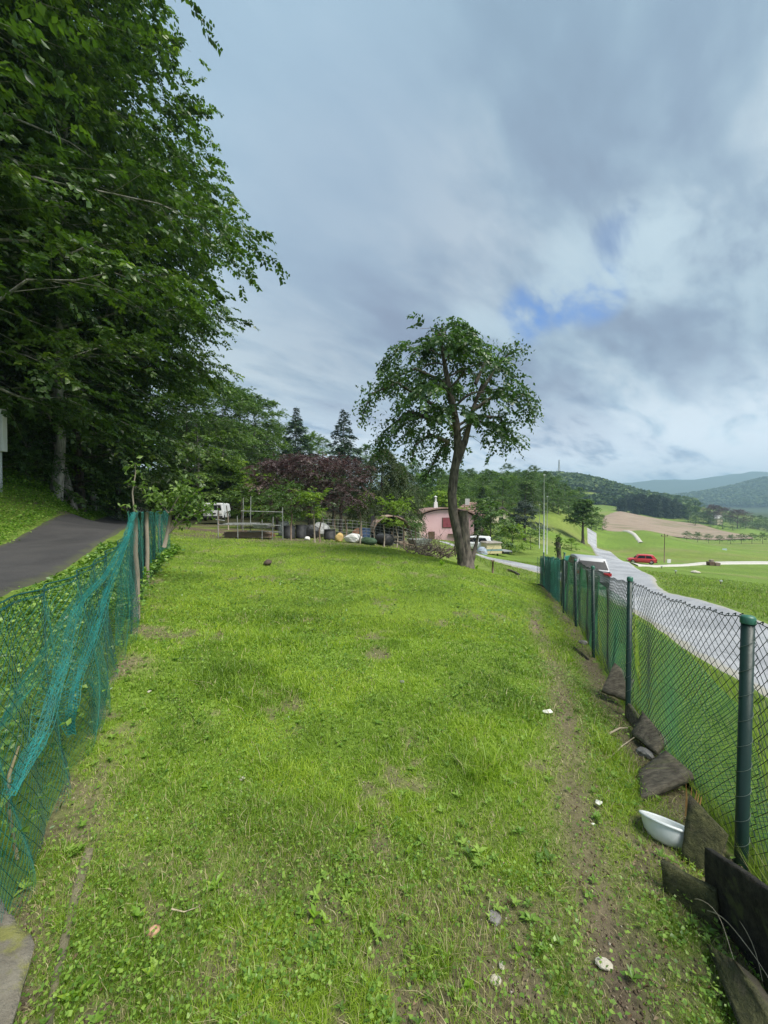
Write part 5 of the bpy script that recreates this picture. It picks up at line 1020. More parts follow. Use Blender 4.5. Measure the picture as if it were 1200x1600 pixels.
# ------------------------------------------------------------------ cars
M_tyre = pbr('tyre_rubber', (0.018, 0.018, 0.018), None, rough=0.85); M_rim = pbr('rim_metal', (0.45, 0.46, 0.47), None, rough=0.3, metal=0.8)
M_silver = pbr('silver_paint', (0.33, 0.34, 0.36), None, rough=0.35, metal=0.0, spec=0.4); M_redp = pbr('red_paint', (0.50, 0.035, 0.04), None, rough=0.3); M_red = pbr('red_lamp', (0.45, 0.02, 0.02), None, rough=0.2)
M_plate = pbr('plate_white', (0.75, 0.75, 0.72), None, rough=0.5); M_black = pbr('black_plastic', (0.02, 0.02, 0.022), None, rough=0.6); M_carw = pbr('white_car_paint', (0.72, 0.73, 0.74), None, rough=0.3); M_lamp = pbr('lamp_glass', (0.6, 0.6, 0.58), None, rough=0.15)
def make_car(name, loc, rot, label, paint, L=4.3, Wd=1.8, Hh=1.6, rear=0.03, roof0=0.11, roof1=0.62, wind=0.76, bonnet=0.62, belt=0.60, cat='car', tilt=(0, 0)):
    c = empty(name, loc, (tilt[0], tilt[1], rot), label=label, cat=cat); y0 = -L/2; hw = Wd/2
    ys = np.array([0, 0.03, 0.10, 0.25, 0.5, 0.72, 0.88, 0.96, 1.0])*L+y0
    zb = np.array([0.34, 0.26, 0.22, 0.2, 0.2, 0.2, 0.22, 0.26, 0.36])
    zt = np.array([belt*0.92, belt*1.0, belt, belt, belt*0.98, belt*0.94, bonnet*0.9, bonnet*0.78, bonnet*0.62])*Hh
    ww = np.array([0.84, 0.93, 0.98, 1, 1, 1, 0.97, 0.9, 0.78])*hw
    V = []
    for y, a, t_, w in zip(ys, zb, zt, ww):
        m_ = (a+t_)/2; V += [(-w*0.9, y, a), (-w, y, a+0.12), (-w*1.01, y, m_), (-w*0.97, y, t_-0.05), (-w*0.88, y, t_), (w*0.88, y, t_), (w*0.97, y, t_-0.05), (w*1.01, y, m_), (w, y, a+0.12), (w*0.9, y, a)]
    n = 10; fs = []
    for i in range(len(ys)-1):
        for j in range(n): k = (j+1) % n; fs.append((i*n+j, i*n+k, (i+1)*n+k, (i+1)*n+j))
    fs += [tuple(range(n)), tuple(range((len(ys)-1)*n, len(ys)*n))[::-1]]
    mb = MB().add(V, fs); body = mb.link('body', paint, c, True); bevel(body, 0.03, 2)
    # cabin
    cy = [rear*L*0.35+y0, roof0*L+y0, (roof0+roof1)/2*L+y0, roof1*L+y0, wind*L+y0]; cz = [belt*Hh, Hh*0.97, Hh, Hh*0.965, belt*Hh*0.97]; cw = [0.88*hw, 0.74*hw, 0.74*hw, 0.74*hw, 0.86*hw]; bw = 0.9*hw
    V = []
    for y, z, w in zip(cy, cz, cw): V += [(-bw, y, belt*Hh-0.08), (-w, y, z), (-w*0.75, y, z+(0.03 if z > Hh*0.9 else 0)), (w*0.75, y, z+(0.03 if z > Hh*0.9 else 0)), (w, y, z), (bw, y, belt*Hh-0.08)]
    fs = [(i*6+j, i*6+j+1, (i+1)*6+j+1, (i+1)*6+j) for i in range(4) for j in range(5)]
    cab = MB().add(V, fs).link('roof', paint, c, True); bevel(cab, 0.03, 2)
    def quad(nm, pts, mat, par, push): MB().add(pts, [(0, 1, 2, 3)]).link(nm, mat, par)
    d = 0.012
    def l2(a, b_, t): return tuple(a[k]*(1-t)+b_[k]*t for k in range(3))
    # rear window, windscreen
    def pane(nm, A, B, C_, D, o, mat=M_glass, th=0.02):
        A, B, C_, D = [np.array(q) for q in (A, B, C_, D)]; nn = unit(np.cross(B-A, D-A)); nn = nn if nn@np.array(o) > 0 else -nn
        T = [q+nn*d for q in (A, B, C_, D)]; Bk = [q-nn*th for q in (A, B, C_, D)]
        MB().add(T+Bk, [(0, 1, 2, 3), (7, 6, 5, 4), (0, 4, 5, 1), (1, 5, 6, 2), (2, 6, 7, 3), (3, 7, 4, 0)]).link(nm, mat, c)
    a, b_ = np.array((cw[0], cy[0], cz[0])), np.array((cw[1], cy[1], cz[1])); f = lambda s, t, w: (s*w, a[1]*(1-t)+b_[1]*t, a[2]*(1-t)+b_[2]*t)
    pane('rear_window', f(-1, 0.12, 0.80*hw), f(1, 0.12, 0.80*hw), f(1, 0.84, 0.66*hw), f(-1, 0.84, 0.66*hw), (0, -1, 0.3))
    a, b_ = np.array((cw[4], cy[4], cz[4])), np.array((cw[3], cy[3], cz[3]))
    pane('windscreen', f(-1, 0.08, 0.80*hw), f(1, 0.08, 0.80*hw), f(1, 0.9, 0.66*hw), f(-1, 0.9, 0.66*hw), (0, 1, 0.3))
    for s in (-1, 1):
        zz0, zz1 = belt*Hh+0.03, Hh*0.91
        wl = lambda z: s*(bw+(0.74*hw-bw)*(z-belt*Hh+0.08)/(Hh*0.97-belt*Hh+0.08))
        for (p0, p1, q0, q1) in ((0.13, 0.37, 0.20, 0.37), (0.39, 0.68, 0.39, 0.60)):
            pane('side_window', (wl(zz0), p0*L+y0, zz0), (wl(zz0), p1*L+y0, zz0), (wl(zz1), q1*L+y0, zz1), (wl(zz1), q0*L+y0, zz1), (s, 0, 0))
        MB().box((s*(hw+0.06), 0.66*L+y0, belt*Hh+0.06), (0.16, 0.10, 0.12)).link('mirror', M_black, c)
        MB().box((s*hw*0.74, y0+0.035, belt*Hh*0.86), (hw*0.40, 0.16, 0.15)).link('tail_light', M_red, c)
        MB().box((s*hw*0.66, L/2-0.03, bonnet*Hh*0.60), (hw*0.4, 0.12, 0.12)).link('headlight', M_lamp, c)
        for yy in (0.19, 0.81):
            r = 0.33; prof_ = [(r*0.6, -0.10), (r*0.93, -0.10), (r, -0.06), (r, 0.06), (r*0.93, 0.10), (r*0.6, 0.10)]
            w_ = MB().lathe(prof_, 20); V_ = w_.V[0]; w_.V[0] = np.stack([V_[:, 2]+s*(hw-0.10), V_[:, 1]+yy*L+y0, V_[:, 0]+r], 1); wo_ = w_.link('wheel', M_tyre, c, True)
            w_ = MB().lathe([(0.001, 0.09), (r*0.3, 0.105), (r*0.62, 0.08), (r*0.62, -0.08), (0.001, -0.08)], 12); V_ = w_.V[0]; w_.V[0] = np.stack([V_[:, 2]*s+s*(hw-0.10), V_[:, 1]+yy*L+y0, V_[:, 0]+r], 1); w_.link('rim', M_rim, wo_, True)
    MB().box((0, y0-0.01, 0.36), (hw*1.7, 0.12, 0.16)).link('bumper', M_black, c); MB().box((0, y0-0.03, belt*Hh*0.70), (0.52, 0.03, 0.11)).link('number_plate', M_plate, c)
    return c
cx, cyy = 11.15, 21.4
make_car('parked_car', (cx, cyy, h1(cx, cyy)+0.05), -math.atan2(0.30, 0.95), 'silver hatchback seen from behind on the road past the end of the wire fence', M_silver, 4.2, 1.8, 1.62, tilt=(-0.05, 0.06))
rx_, ry_ = P(1003, 57), 57
make_car('parked_car', (rx_, ry_, h1(rx_, ry_)+0.05), 1.10, 'red car waiting at the junction with the pale gravel track', M_redp, 3.6, 1.6, 1.35)
# white van / pick-up facing the lawn, left behind the metal rack
vx, vy = P(339, 31), 31; van = empty('van', (vx, vy, float(WP(339, 813, 31)[2])), math.pi+0.2, label='small white van parked under the trees at the back left of the yard', cat='van')
van.scale = (0.82, 0.82, 0.82)
bd = MB().prism([(-0.88, 0.28), (0.88, 0.28), (0.92, 0.9), (0.80, 1.62), (0.62, 1.70), (-0.62, 1.70), (-0.80, 1.62), (-0.92, 0.9)][::-1], -2.0, 1.6).link('body', M_carw, van); bevel(bd, 0.06, 2)
MB().add([(-0.74, 1.605, 1.02), (0.74, 1.605, 1.02), (0.66, 1.605, 1.50), (-0.66, 1.605, 1.50), (-0.74, 1.58, 1.02), (0.74, 1.58, 1.02), (0.66, 1.58, 1.50), (-0.66, 1.58, 1.50)], [(0, 1, 2, 3), (7, 6, 5, 4), (0, 4, 5, 1), (1, 5, 6, 2), (2, 6, 7, 3), (3, 7, 4, 0)]).link('windscreen', M_glass, van)
MB().box((0, 1.62, 0.38), (1.7, 0.1, 0.2)).link('bumper', M_black, van); MB().box((0, 1.62, 0.72), (0.5, 0.06, 0.1)).link('grille', M_black, van)
for s in (-1, 1):
    MB().box((s*0.66, 1.62, 0.72), (0.26, 0.06, 0.18)).link('headlight', M_lamp, van)
    for yy in (-1.3, 1.0): w_ = MB().lathe([(0.001, 0.1), (0.2, 0.1), (0.3, 0.08), (0.3, -0.08), (0.2, -0.1), (0.001, -0.1)], 16); V_ = w_.V[0]; w_.V[0] = np.stack([V_[:, 2]+s*0.82, V_[:, 1]+yy, V_[:, 0]+0.3], 1); w_.link('wheel', M_tyre, van, True)
# cream camper trailer with teal band, white car and tarp covered boat beside it
kx, ky = P(764, 40), 40; cp = empty('camper_trailer', (kx, ky, float(WP(764, 866, 40)[2])), 0.15, label='little cream camper trailer with a teal band parked right of the apple trunk', cat='trailer')
M_creamp = pbr('cream_paint', (0.62, 0.52, 0.30), (0.68, 0.58, 0.36), 3, 0.5); M_tealp = pbr('teal_paint', (0.22, 0.36, 0.40), None, rough=0.5)
bevel(MB().box((0, 0, 0.95), (1.65, 2.6, 0.62), taper=0.94).link('upper_body', M_creamp, cp), 0.06, 2); bevel(MB().box((0, 0, 0.35), (1.68, 2.6, 0.32)).link('lower_body', M_creamp, cp), 0.03)
MB().box((0, 0, 0.575), (1.70, 2.63, 0.13)).link('band', M_tealp, cp); MB().box((0, 0, 1.33), (1.8, 2.8, 0.10), taper=0.85).link('roof', pbr('grey_roof', (0.22, 0.20, 0.17), (0.32, 0.29, 0.25), 3, 0.9), cp)
for s in (-0.5, 0.5): MB().tube([(s, -1.0, -0.05), (s, -1.0, 0.2)], 0.09, 8).link('wheel', M_tyre, cp)
kx, ky = P(742, 41), 41; make_car('parked_car', (kx, ky, h1(kx, ky)+0.05), 1.2, 'white car half hidden behind the apple trunk beside the cream trailer', M_carw, 3.9, 1.65, 1.45)
kx, ky = P(753, 38), 38; o = empty('covered_boat', (kx, ky, float(WP(753, 866, 38)[2])), 0.5, label='low grey blue tarpaulin cover left of the cream trailer', cat='boat cover')
MB().lathe([(0.001, 0.75), (0.25, 0.7), (0.45, 0.5), (0.55, 0.2), (0.58, 0.0)], 10).link('cover', pbr('blue_tarp', (0.22, 0.28, 0.36), (0.35, 0.40, 0.47), 4, 0.6), o, True)
kx, ky = P(788, 40), 40; o = empty('trailer', (kx, ky, float(WP(788, 866, 40)[2])), 0.2, label='low grey flat trailer right of the cream camper', cat='trailer')
MB().box((0, 0, 0.38), (0.9, 1.6, 0.10)).link('bed', M_silver, o); MB().box((0, 0, 0.2), (0.7, 0.9, 0.22)).link('chassis', M_black, o)
# ------------------------------------------------------------------ poles, posts, mast, signs
M_pole = pbr('pole_metal', (0.42, 0.45, 0.44), (0.52, 0.55, 0.54), 3, 0.5); M_postw = pbr('post_wood', (0.16, 0.11, 0.08), (0.26, 0.19, 0.14), 5, 0.9)
def pole(name, px, ptop, pbot, Y, r, mat, label, cat='pole', top=None, group=None, sides=8):
    b0 = WP(px, pbot, Y); b0[2] = h1(b0[0], b0[1]); t0 = WP(px, ptop, Y); H = t0[2]-b0[2]
    o = empty(name, tuple(b0), label=label, cat=cat, group=group); MB().tube([(0, 0, -0.3), (0, 0, H*0.5), (0, 0, H)], [r*0.75, r*0.65, r*0.5], sides).link('shaft', mat, o, True)
    if top: top(o, H)
    return o
def cap_t(o, H): MB().box((0, 0, H), (0.16, 0.12, 0.10)).link('cap', M_pole, o)
pole('flag_pole', 850, 742, 878, 34, 0.085, M_pole, 'tall pale metal pole standing just behind the far end of the wire fence', top=cap_t)
pole('flag_pole', 855, 776, 872, 46, 0.07, M_pole, 'shorter grey pole just right of the tallest pale pole', top=cap_t)
pole('flag_pole', 843, 788, 868, 52, 0.06, M_pole, 'thin short pole left of the tallest pale pole', top=cap_t)
def cross(o, H):
    MB().box((0, 0, H-0.4), (1.2, 0.1, 0.1)).link('crossarm', M_postw, o)
    for s in (-0.5, 0, 0.5): MB().tube([(s, 0, H-0.35), (s, 0, H-0.15)], 0.05, 6).link('insulator', M_black, o)
pole('utility_pole', 1039, 834, 879, 66, 0.10, M_postw, 'thin wooden utility pole in the green field beside the gravel track', top=cross)
pole('field_post', 1128, 908, 922, 27, 0.05, M_postw, 'brownish wooden post alone in the meadow right of the road', 'post', cap_t); pole('field_post', 1057, 892, 903, 35, 0.06, M_postw, 'reddish wooden post at the near edge of the meadow beyond the road', 'post', cap_t); pole('field_post', 1035, 885, 892, 45, 0.06, M_postw, 'short wooden post by the mouth of the gravel track', 'post', cap_t)
def board_top(mat, w, h):
    def f(o, H): MB().box((0, -0.04, H-h*0.3), (w, 0.05, h)).link('panel', mat, o)
    return f
pole('white_marker', 1046, 875, 883, 62, 0.05, M_pole, 'white rounded marker board beside the utility pole', 'sign', board_top(M_whitep, 0.6, 0.6)); pole('pale_marker', 1133, 858, 869, 110, 0.08, M_pole, 'pale bluish marker board far out in the green field', 'sign', board_top(pbr('pale_blue', (0.45, 0.55, 0.6), None), 1.3, 0.8))
o = empty('crate_heap', tuple(WP(1116, 883, 66)), label='small heap of brown crates beside the gravel track', cat='crates'); o.location.z = h1(o.location.x, o.location.y)
MB().box((-0.5, 0, 0.35), (0.9, 0.8, 0.7), jit=0.02).link('crate', M_brown, o); MB().box((0.55, 0.1, 0.25), (0.8, 0.8, 0.5), jit=0.02).link('crate', M_postw, o); MB().box((-0.3, 0.1, 0.85), (0.5, 0.5, 0.3), jit=0.02).link('crate', M_stake, o)
rock('boulder', onground(1088, 893, 0.1), 0.5, M_pale, 'pale flat boulder in the meadow beside the gravel track', 21, 0.4, 'boulder')
# radio mast on the hill
mx, my = P(873, 610), 610; mz = h1(mx, my); ms = empty('radio_mast', (mx, my, mz), label='thin lattice radio mast on top of the round wooded hill', cat='mast'); mb = MB(); HM = 23+8
for sx, sy in ((-1, -1), (1, -1), (1, 1), (-1, 1)): mb.tube([(sx*1.6, sy*1.6, 0), (sx*0.35, sy*0.35, HM)], 0.30, 4)
for k in range(9):
    a = k/9; c2 = (k+1)/9; w0 = 1.6-1.25*a; w1 = 1.6-1.25*c2
    for sx, sy, tx, ty in ((-1, -1, 1, -1), (1, -1, 1, 1), (1, 1, -1, 1), (-1, 1, -1, -1)): mb.tube([(sx*w0, sy*w0, HM*a), (tx*w1, ty*w1, HM*c2)], 0.16, 3)
mb.link('lattice', M_pole, ms); MB().lathe([(0.8, 0), (0.8, 2.5)], 8, (0, 0, HM-4)).link('drum', M_pole, ms)
o = empty('far_house', (P(1118, 330), 330, h1(P(1118, 330), 330)), 0.4, label='tiny pale house among the trees at the far edge of the valley', cat='house'); MB().box((0, 0, 2.6), (8, 7, 5.2)).link('wall', M_cream, o); MB().prism([(-4.6, 5.2), (4.6, 5.2), (0, 8.2)][::-1], -4, 4).link('roof', M_white_w, o)
# statues, shade cloth and stump by the pole
o = empty('garden_cloth', tuple(WP(884, 868, 30)), 0.5, label='teal cloth stretched on two sticks on the grass slope left of the silver car', cat='cloth'); o.location.z = h1(o.location.x, o.location.y)
slab('cloth', [(-0.42, 0, 0.25), (0.3, 0, 0.55), (0.55, 0, 1.0), (-0.1, 0, 0.95)], 0.02, M_teal, None, None, 5, 0.02, parent=o)
for s in (-0.4, 0.5): MB().tube([(s, 0.03, -0.1), (s, 0.03, 0.95)], 0.025, 5).link('stick', M_postw, o)
o = empty('tree_stump', tuple(WP(873, 868, 32)), label='dark tall stump overgrown with ivy beside the teal cloth', cat='stump'); o.location.z = h1(o.location.x, o.location.y)
MB().tube([(0, 0, -0.2), (0.05, 0, 0.9), (-0.05, 0, 1.9), (0, 0, 2.4)], [0.22, 0.17, 0.2, 0.12], 9).link('trunk', M_bark_dark, o, True)
g = np.random.default_rng(3); n = 260; V = leaves(g.normal(0, 0.16, (n, 3))+np.stack([n*[0], n*[0], g.uniform(1.2, 2.5, n)], 1), g.normal(0, 1, (n, 3)), g.normal(0, 1, (n, 3)), g.uniform(0.1, 0.2, n), g.uniform(0.08, 0.14, n)); link('ivy', mkmesh('ivy', V, [leaf_tris(n)], [L_mid], {'rnd': np.repeat(g.uniform(0, 1, n), 4)}), o)
put_tree('bush', PR['bush1'], P(877, 27), 27, 2.2, 0.22, 'low yellow green bush just left of the silver car roof', cat='bush')
# short marker post and beam on the lawn edge
o = empty('marker_post', tuple(WP(770, 903, 13.2)), label='short grey post stub on the lawn edge right of the apple tree', cat='post'); o.location.z = h1(o.location.x, o.location.y); MB().tube([(0, 0, -0.1), (0.01, 0, 0.44)], 0.035, 7).link('shaft', M_postw, o, True); MB().box((0.01, 0, 0.46), (0.10, 0.08, 0.04)).link('cap', M_postw, o)
stick([(795, 893, 0.05), (806, 897, 0.05), (812, 900, 0.05)], 0.09, 'dark log lying on the lawn edge above the side road', M_bark_dark)
# ------------------------------------------------------------------ white box sign at the forest edge
o = empty('box_sign', tuple(WP(1, 722, 15.5)), 0.2, label='white box on a pale post at the left photo edge under the beeches', cat='sign'); g0 = h1(o.location.x, o.location.y); o.location.z = g0
zt_ = WP(1, 640, 15.5)[2]-g0; MB().tube([(0, 0, -0.2), (0, 0, zt_-0.6)], 0.07, 8).link('post', M_pole, o, True); bevel(MB().box((0, 0, zt_-0.85), (0.4, 0.25, 1.7)).link('box', M_whitep, o), 0.02)
# ------------------------------------------------------------------ saplings at the far end of the left fence
o = empty('sapling', tuple(WP(211, 800, 4.6)), label='thin sapling with a tuft of pale yellow green leaves above the wooden stake', cat='tree'); o.location.z = h1(o.location.x, o.location.y)-0.05; z0 = o.location.z; zq = lambda py: WP(0, py, 4.6)[2]-z0
MB().tube([(0, 0, 0), (-0.01, 0, zq(800)), (-0.03, 0, zq(770)), (0.01, 0, zq(740)), (0.01, 0, zq(722))], [0.012, 0.009, 0.008, 0.006, 0.003], 6).link('trunk', M_stake, o, True)
g = np.random.default_rng(8); n = 46; c = np.stack([g.normal(0.01, 0.06, n), g.normal(0, 0.06, n), g.uniform(zq(762), zq(716), n)], 1); c[:8, 2] = g.uniform(zq(802), zq(785), 8); dv = g.normal(0, 1, (n, 3)); dv[:, 2] -= 0.5; nn = g.normal(0, 0.6, (n, 3)); nn[:, 2] += 1; L = g.uniform(0.05, 0.10, n)
link('crown', mkmesh('crown', leaves(c, dv, nn, L, L*0.45), [leaf_tris(n)], [L_pale], {'rnd': np.repeat(g.uniform(0.3, 1, n), 4)}), o)
Ys = 6.8; o = empty('sapling', tuple(WP(258, 852, Ys)), label='leaning shrub with pale stem and spreading leaves at the far end of the net', cat='tree'); o.location.z = h1(o.location.x, o.location.y)-0.03; z0 = o.location.z
q_ = lambda px, py, dy=0.0: (P(px, Ys)-P(258, Ys), dy, WP(px, py, Ys)[2]-z0)
mb = MB(); mb.tube([q_(256, 855), q_(262, 830), q_(267, 800)], [0.035, 0.03, 0.024], 7); bs_ = [[q_(260, 840), q_(276, 810), q_(292, 785), q_(306, 768)], [q_(266, 805), q_(250, 785), q_(240, 772)], [q_(266, 800), q_(280, 775), q_(290, 760)], [q_(262, 835), q_(285, 812), q_(312, 800), q_(330, 790)], [q_(268, 800), q_(262, 780, 0.3), q_(258, 765, 0.4)]]
Vx = []; g = np.random.default_rng(9)
for bb in bs_:
    mb.tube(bb, np.linspace(0.016, 0.004, len(bb)), 5, cap=False); K = np.array(bb); n = 130; s = g.uniform(0.3, 1.05, n)*(len(K)-1); i0 = np.minimum(s.astype(int), len(K)-2); f = (s-i0)[:, None]
    cpt = K[i0]*(1-f)+K[i0+1]*f+g.normal(0, 0.075, (n, 3)); dv = g.normal(0, 1, (n, 3)); nn = g.normal(0, 0.5, (n, 3)); nn[:, 2] += 1; L = g.uniform(0.06, 0.12, n); Vx.append(leaves(cpt, dv, nn, L, L*0.55))
mb.link('trunk', M_stake, o, True); V = np.concatenate(Vx); link('crown', mkmesh('crown', V, [leaf_tris(len(V)//4)], [L_pale], {'rnd': np.repeat(g.uniform(0.1, 0.9, len(V)//4), 4)}), o)
# ------------------------------------------------------------------ the yard behind the lawn: rack, junk, brush
M_galv = pbr('galvanised', (0.16, 0.16, 0.155), (0.36, 0.37, 0.36), 9, 0.65, metal=0.2); M_rust = pbr('rusty', (0.12, 0.055, 0.03), (0.22, 0.11, 0.06), 8, 0.9)
Yj = 15.6
def J(px, py, Y=Yj): return tuple(WP(px, py, Y))
def jobj(name, px, Y, label, cat, rot=0, up=0.0): return empty(name, (P(px, Y), Y, h1(P(px, Y), Y)+up), rot, label=label, cat=cat)
o = jobj('metal_rack', 395, Yj, 'galvanised pipe rack with a tray on top at the left of the yard', 'rack', 0.05)
for px, zt2, dy in ((342, 1.35, 0), (372, 0.95, 0), (385, 1.75, 0.5), (409, 0.78, 0), (425, 0.9, 0), (438, 1.3, 0.4), (365, 1.7, 1.2)):
    x = P(px, Yj)-P(395, Yj); MB().tube([(x, dy, -0.15), (x+random.uniform(-0.04, 0.04), dy, zt2)], 0.017, 6).link('leg', M_galv, o)
for (a, b_, z, dy) in ((342, 438, 0.58, 0), (372, 438, 1.12, 0.4), (338, 352, 0.78, 0), (385, 438, 0.30, 0.1)):
    MB().tube([(P(a, Yj)-P(395, Yj), dy, z+0.02), (P(b_, Yj)-P(395, Yj), dy, z-0.03)], 0.018, 6).link('rail', M_galv, o)
MB().box((P(407, Yj)-P(395, Yj), 0.25, 0.52), (0.5, 0.6, 0.16), taper=1.25).link('tray', M_galv, o); MB().box((-0.55, 0.35, 0.62), (1.3, 0.7, 0.03)).link('shelf', M_galv, o)
o = jobj('plank_stack', 388, 16.0, 'low stack of rust brown planks under the metal rack', 'planks')
for k in range(6): MB().box((random.uniform(-0.1, 0.1), (k % 2)*0.3, 0.08+0.075*(k//2)), (1.9, 0.26, 0.06), rot=Matrix.Rotation(random.uniform(-0.05, 0.05), 3, 'Z')).link('plank', M_rust if k % 2 else M_postw, o)
def barrel(px, Y, r, H, mat, label, cat='barrel', lie=False):
    o = jobj('barrel', px, Y, label, cat, up=r if lie else 0)
    if lie: o.rotation_euler = (R(90), 0, R(40))
    m_ = MB().lathe([(0.001, 0), (r*0.96, 0), (r, 0.03), (r*1.03, H*0.33), (r, H*0.35), (r*1.03, H*0.66), (r, H*0.68), (r, H-0.03), (r*0.96, H), (0.001, H-0.02)], 16); m_.link('drum', mat, o, True); MB().lathe([(r*1.0, H-0.02), (r*1.05, H-0.01), (r*1.05, H+0.015), (r*0.97, H+0.015)], 16).link('rim', mat, o, True)
M_bluep = pbr('blue_plastic', (0.05, 0.09, 0.18), (0.08, 0.13, 0.24), 4, 0.5); M_dk = pbr('dark_plastic', (0.012, 0.013, 0.015), (0.045, 0.045, 0.045), 6, 0.6); M_grn = pbr('dark_green_tarp', (0.03, 0.07, 0.035), (0.06, 0.11, 0.05), 5, 0.7); M_yel = pbr('ochre_sack', (0.45, 0.30, 0.10), (0.60, 0.43, 0.18), 5, 0.85); M_sack = pbr('white_sack', (0.58, 0.57, 0.53), (0.72, 0.71, 0.67), 5, 0.8)
barrel(452, 16.8, 0.25, 0.55, M_dk, 'black barrel right of the metal rack'); barrel(470, 17.2, 0.24, 0.6, M_dk, 'dark barrel behind the black barrel'); barrel(515, 17.0, 0.25, 0.45, M_dk, 'grey black barrel left of the ochre sack'); barrel(570, 18, 0.26, 0.62, M_bluep, 'blue barrel behind the white sack'); barrel(592, 16.6, 0.24, 0.7, M_dk, 'dark drum lying on its side right of the white sack', lie=True); barrel(443, 19, 0.25, 0.7, M_galv, 'silvery bin standing at the right end of the metal rack', 'bin')
def sack(px, Y, size, mat, label, seed, cat='sack', flat=0.6):
    rock('sack', (P(px, Y), Y, h1(P(px, Y), Y)+size*flat*0.7), size, mat, label, seed, flat, cat, 3)
sack(530, 15.8, 0.2, M_yel, 'ochre yellow sack standing in the middle of the yard', 31, flat=1.2); sack(551, 15.6, 0.42, M_sack, 'white sack slumped right of the ochre one', 32, flat=0.55); sack(576, 15.4, 0.40, M_grn, 'dark green tarpaulin bundle right of the white sack', 33, 'tarpaulin', 0.5); sack(480, 16.2, 0.13, M_sack, 'small white bundle left of the leaning posts', 34, flat=0.8); sack(560, 19, 0.5, M_rust, 'rusty red heap behind the ochre sack', 35, 'heap', 0.7); sack(486, 18, 0.5, M_dk, 'dark tarp heap beneath the yellow green fruit tree', 36, 'tarpaulin', 0.8); sack(500, 20, 0.6, M_galv, 'grey covered heap behind the black barrels', 37, 'heap', 0.8)
# arched hutch
o = jobj('hutch', 613, 19.5, 'small arched hutch with rust red top in front of the beige shed', 'hutch', 0.15); arc = [(0.95*math.cos(a), 0.55+0.85*math.sin(a)) for a in np.linspace(0, math.pi, 11)]
mb = MB()
for (xa, za), (xb, zb) in zip(arc[:-1], arc[1:]): mb.add([(xa, 0, za), (xb, 0, zb), (xb, 1.6, zb), (xa, 1.6, za), (xa*1.05, 0, za+0.05), (xb*1.05, 0, zb+0.05), (xb*1.05, 1.6, zb+0.05), (xa*1.05, 1.6, za+0.05)], [(0, 3, 2, 1), (4, 5, 6, 7), (0, 1, 5, 4), (2, 3, 7, 6)])
mb.link('roof', pbr('faded_red', (0.28, 0.16, 0.12), (0.42, 0.33, 0.28), 3, 0.9), o); MB().box((0, 1.55, 0.7), (1.8, 0.05, 1.4)).link('wall', M_dk, o)
for s in (-0.93, 0, 0.93): MB().box((s, 0.02, 0.3), (0.06, 0.06, 0.65)).link('post', M_postw, o)
MB().box((0, 0.02, 0.35), (1.8, 0.04, 0.05)).link('rail', M_stake, o)
posts = [(341, 20, 1.3), (357, 22, 1.4), (455, 15.6, 1.1), (492, 14.9, 1.25), (500, 15.1, 0.95), (506, 20, 1.2), (524, 19, 1.3), (563, 15.4, 1.15), (566, 17, 1.3), (600, 15.2, 0.9), (632, 16, 1.0), (620, 17, 0.9), (650, 18, 1.1), (664, 19, 1.0), (540, 17, 1.0), (585, 18.5, 1.2)]
for q, (px, Y, H) in enumerate(posts):
    o = jobj('yard_post', px, Y, 'thin weathered upright post of the makeshift fence through the yard', 'post'); o['group'] = 'posts of the makeshift yard fence'
    MB().tube([(0, 0, -0.15), (random.uniform(-.05, .05), 0, H*0.5), (random.uniform(-.12, .12), 0, H)], [0.035, 0.03, 0.025], 6).link('shaft', M_stake if q % 2 else M_postw, o, True)
V = []; 
o = jobj('wire_fence', 600, 17.5, 'grey sheep wire stretched across the yard in front of the junk', 'fence'); org = np.array(o.location)
A_, B_ = [], []
for k in range(7):
    xs = np.linspace(P(505, 17.2), P(668, 19), 24); ys_ = np.linspace(17.2, 18.6, 24); zz = hz(xs, ys_)+0.08+k*0.14+0.02*np.sin(xs*3+k); pt = np.stack([xs, ys_, zz], 1)-org; A_.append(pt[:-1]); B_.append(pt[1:])
    if k == 6: lowp = pt
for i in range(24): xx, yy = xs[i], ys_[i]; zz0 = float(hz([xx], [yy])[0]); A_.append(np.array([[xx, yy, zz0]])-org); B_.append(np.array([[xx, yy, zz0+0.95]])-org)
V, Q = segs(np.concatenate(A_), np.concatenate(B_), 0.008); link('wire', mkmesh('wire', V, [Q], [M_galv]), o)
barr = jobj('wheelbarrow', 655, 18.0, 'old grey wheelbarrow propped near the brush pile', 'wheelbarrow', 0.6)
MB().add([(-0.35, -0.25, 0.35), (0.35, -0.25, 0.35), (0.35, 0.25, 0.35), (-0.35, 0.25, 0.35), (-0.5, -0.35, 0.65), (0.55, -0.35, 0.62), (0.55, 0.35, 0.62), (-0.5, 0.35, 0.65)], [(3, 2, 1, 0), (0, 1, 5, 4), (1, 2, 6, 5), (2, 3, 7, 6), (3, 0, 4, 7)]).link('tray', M_galv, barr)
w_ = MB().lathe([(0.1, -0.04), (0.2, -0.04), (0.22, 0), (0.2, 0.04), (0.1, 0.04)], 14); V_ = w_.V[0]; w_.V[0] = np.stack([V_[:, 0]+0.6, V_[:, 2], V_[:, 1]+0.22], 1); w_.link('wheel', M_tyre, barr, True)
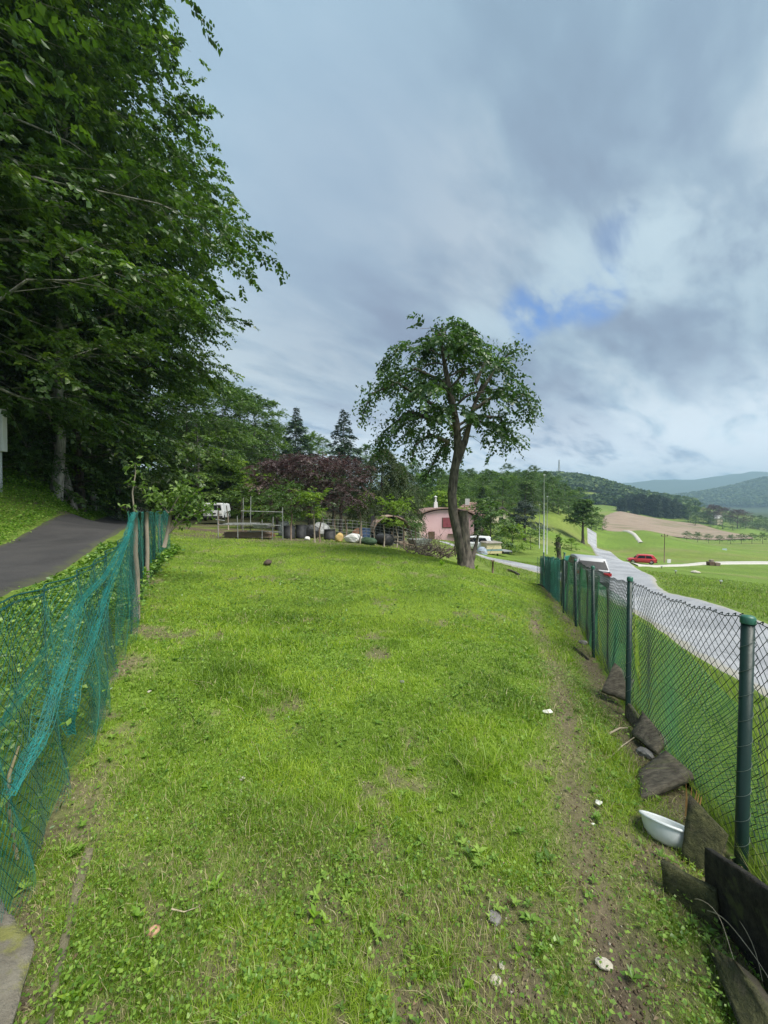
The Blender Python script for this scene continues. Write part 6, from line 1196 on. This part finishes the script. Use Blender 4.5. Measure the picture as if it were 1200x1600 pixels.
for s in (-0.2, 0.2): MB().tube([(0.6, s*0.4, 0.22), (-0.2, s, 0.34), (-1.0, s*1.3, 0.5)], 0.02, 5).link('handle', M_postw, barr); MB().tube([(-0.3, s, 0.34), (-0.35, s, 0.0)], 0.02, 5).link('leg', M_galv, barr)
# brush pile left of the apple tree
o = jobj('brush_pile', 680, 13.2, 'heap of dead cut branches lying left of the apple trunk', 'branches'); g = np.random.default_rng(14); A_, B_, Rr = [], [], []
for k in range(46):
    mb = MB(); c0 = np.array([g.normal(0, 0.55), g.normal(0, 0.35), abs(g.normal(0.05, 0.05))]); az = g.uniform(0, 6.28); L = g.uniform(0.5, 1.5); dv = np.array([math.cos(az), math.sin(az)*0.6, abs(g.normal(0.15, 0.35))]); pts = [c0+dv*L*t_+g.normal(0, 0.05, 3)+UP*0.15*L*math.sin(3*t_) for t_ in np.linspace(0, 1, 5)]; mb.tube(pts, np.linspace(0.022, 0.004, 5)*g.uniform(0.6, 1.3), 4, cap=False)
    for w in range(4): p = pts[1+w % 4]; mb.tube([p, p+g.normal(0, 0.13, 3)+UP*0.05, p+g.normal(0, 0.22, 3)+UP*0.12], [0.008, 0.005, 0.003], 3, cap=False)
    mb.link('branch', M_brushw if 'M_brushw' in globals() else globals().setdefault('M_brushw', pbr('brush_wood', (0.10, 0.07, 0.055), (0.24, 0.19, 0.15), 8, 0.9)), o)
rosette(690, 884, 12, 0.16, 'tall weed clump at the foot of the brush pile', 44, 1.6); rosette(745, 890, 12, 0.14, 'weed clump at the foot of the apple trunk', 45, 1.5)
# ------------------------------------------------------------------ air
m, nb = newmat('haze_air'); vp = nb.node('ShaderNodeVolumePrincipled', ins={'Color': (0.55, 0.82, 1.0, 1), 'Density': 0.00032, 'Anisotropy': 0.2}); ou = nb.node('ShaderNodeOutputMaterial'); nb.l.new(vp.outputs[0], ou.inputs['Volume'])
zmin = float(GZ.min())-2; zmax = float(GZ.max())+22
MB().box((0, 0, (zmin+zmax)/2), (12000, 12000, zmax-zmin)).link('haze', m, None, kind='stuff', label='thin bluish haze in the valley air', cat='haze')
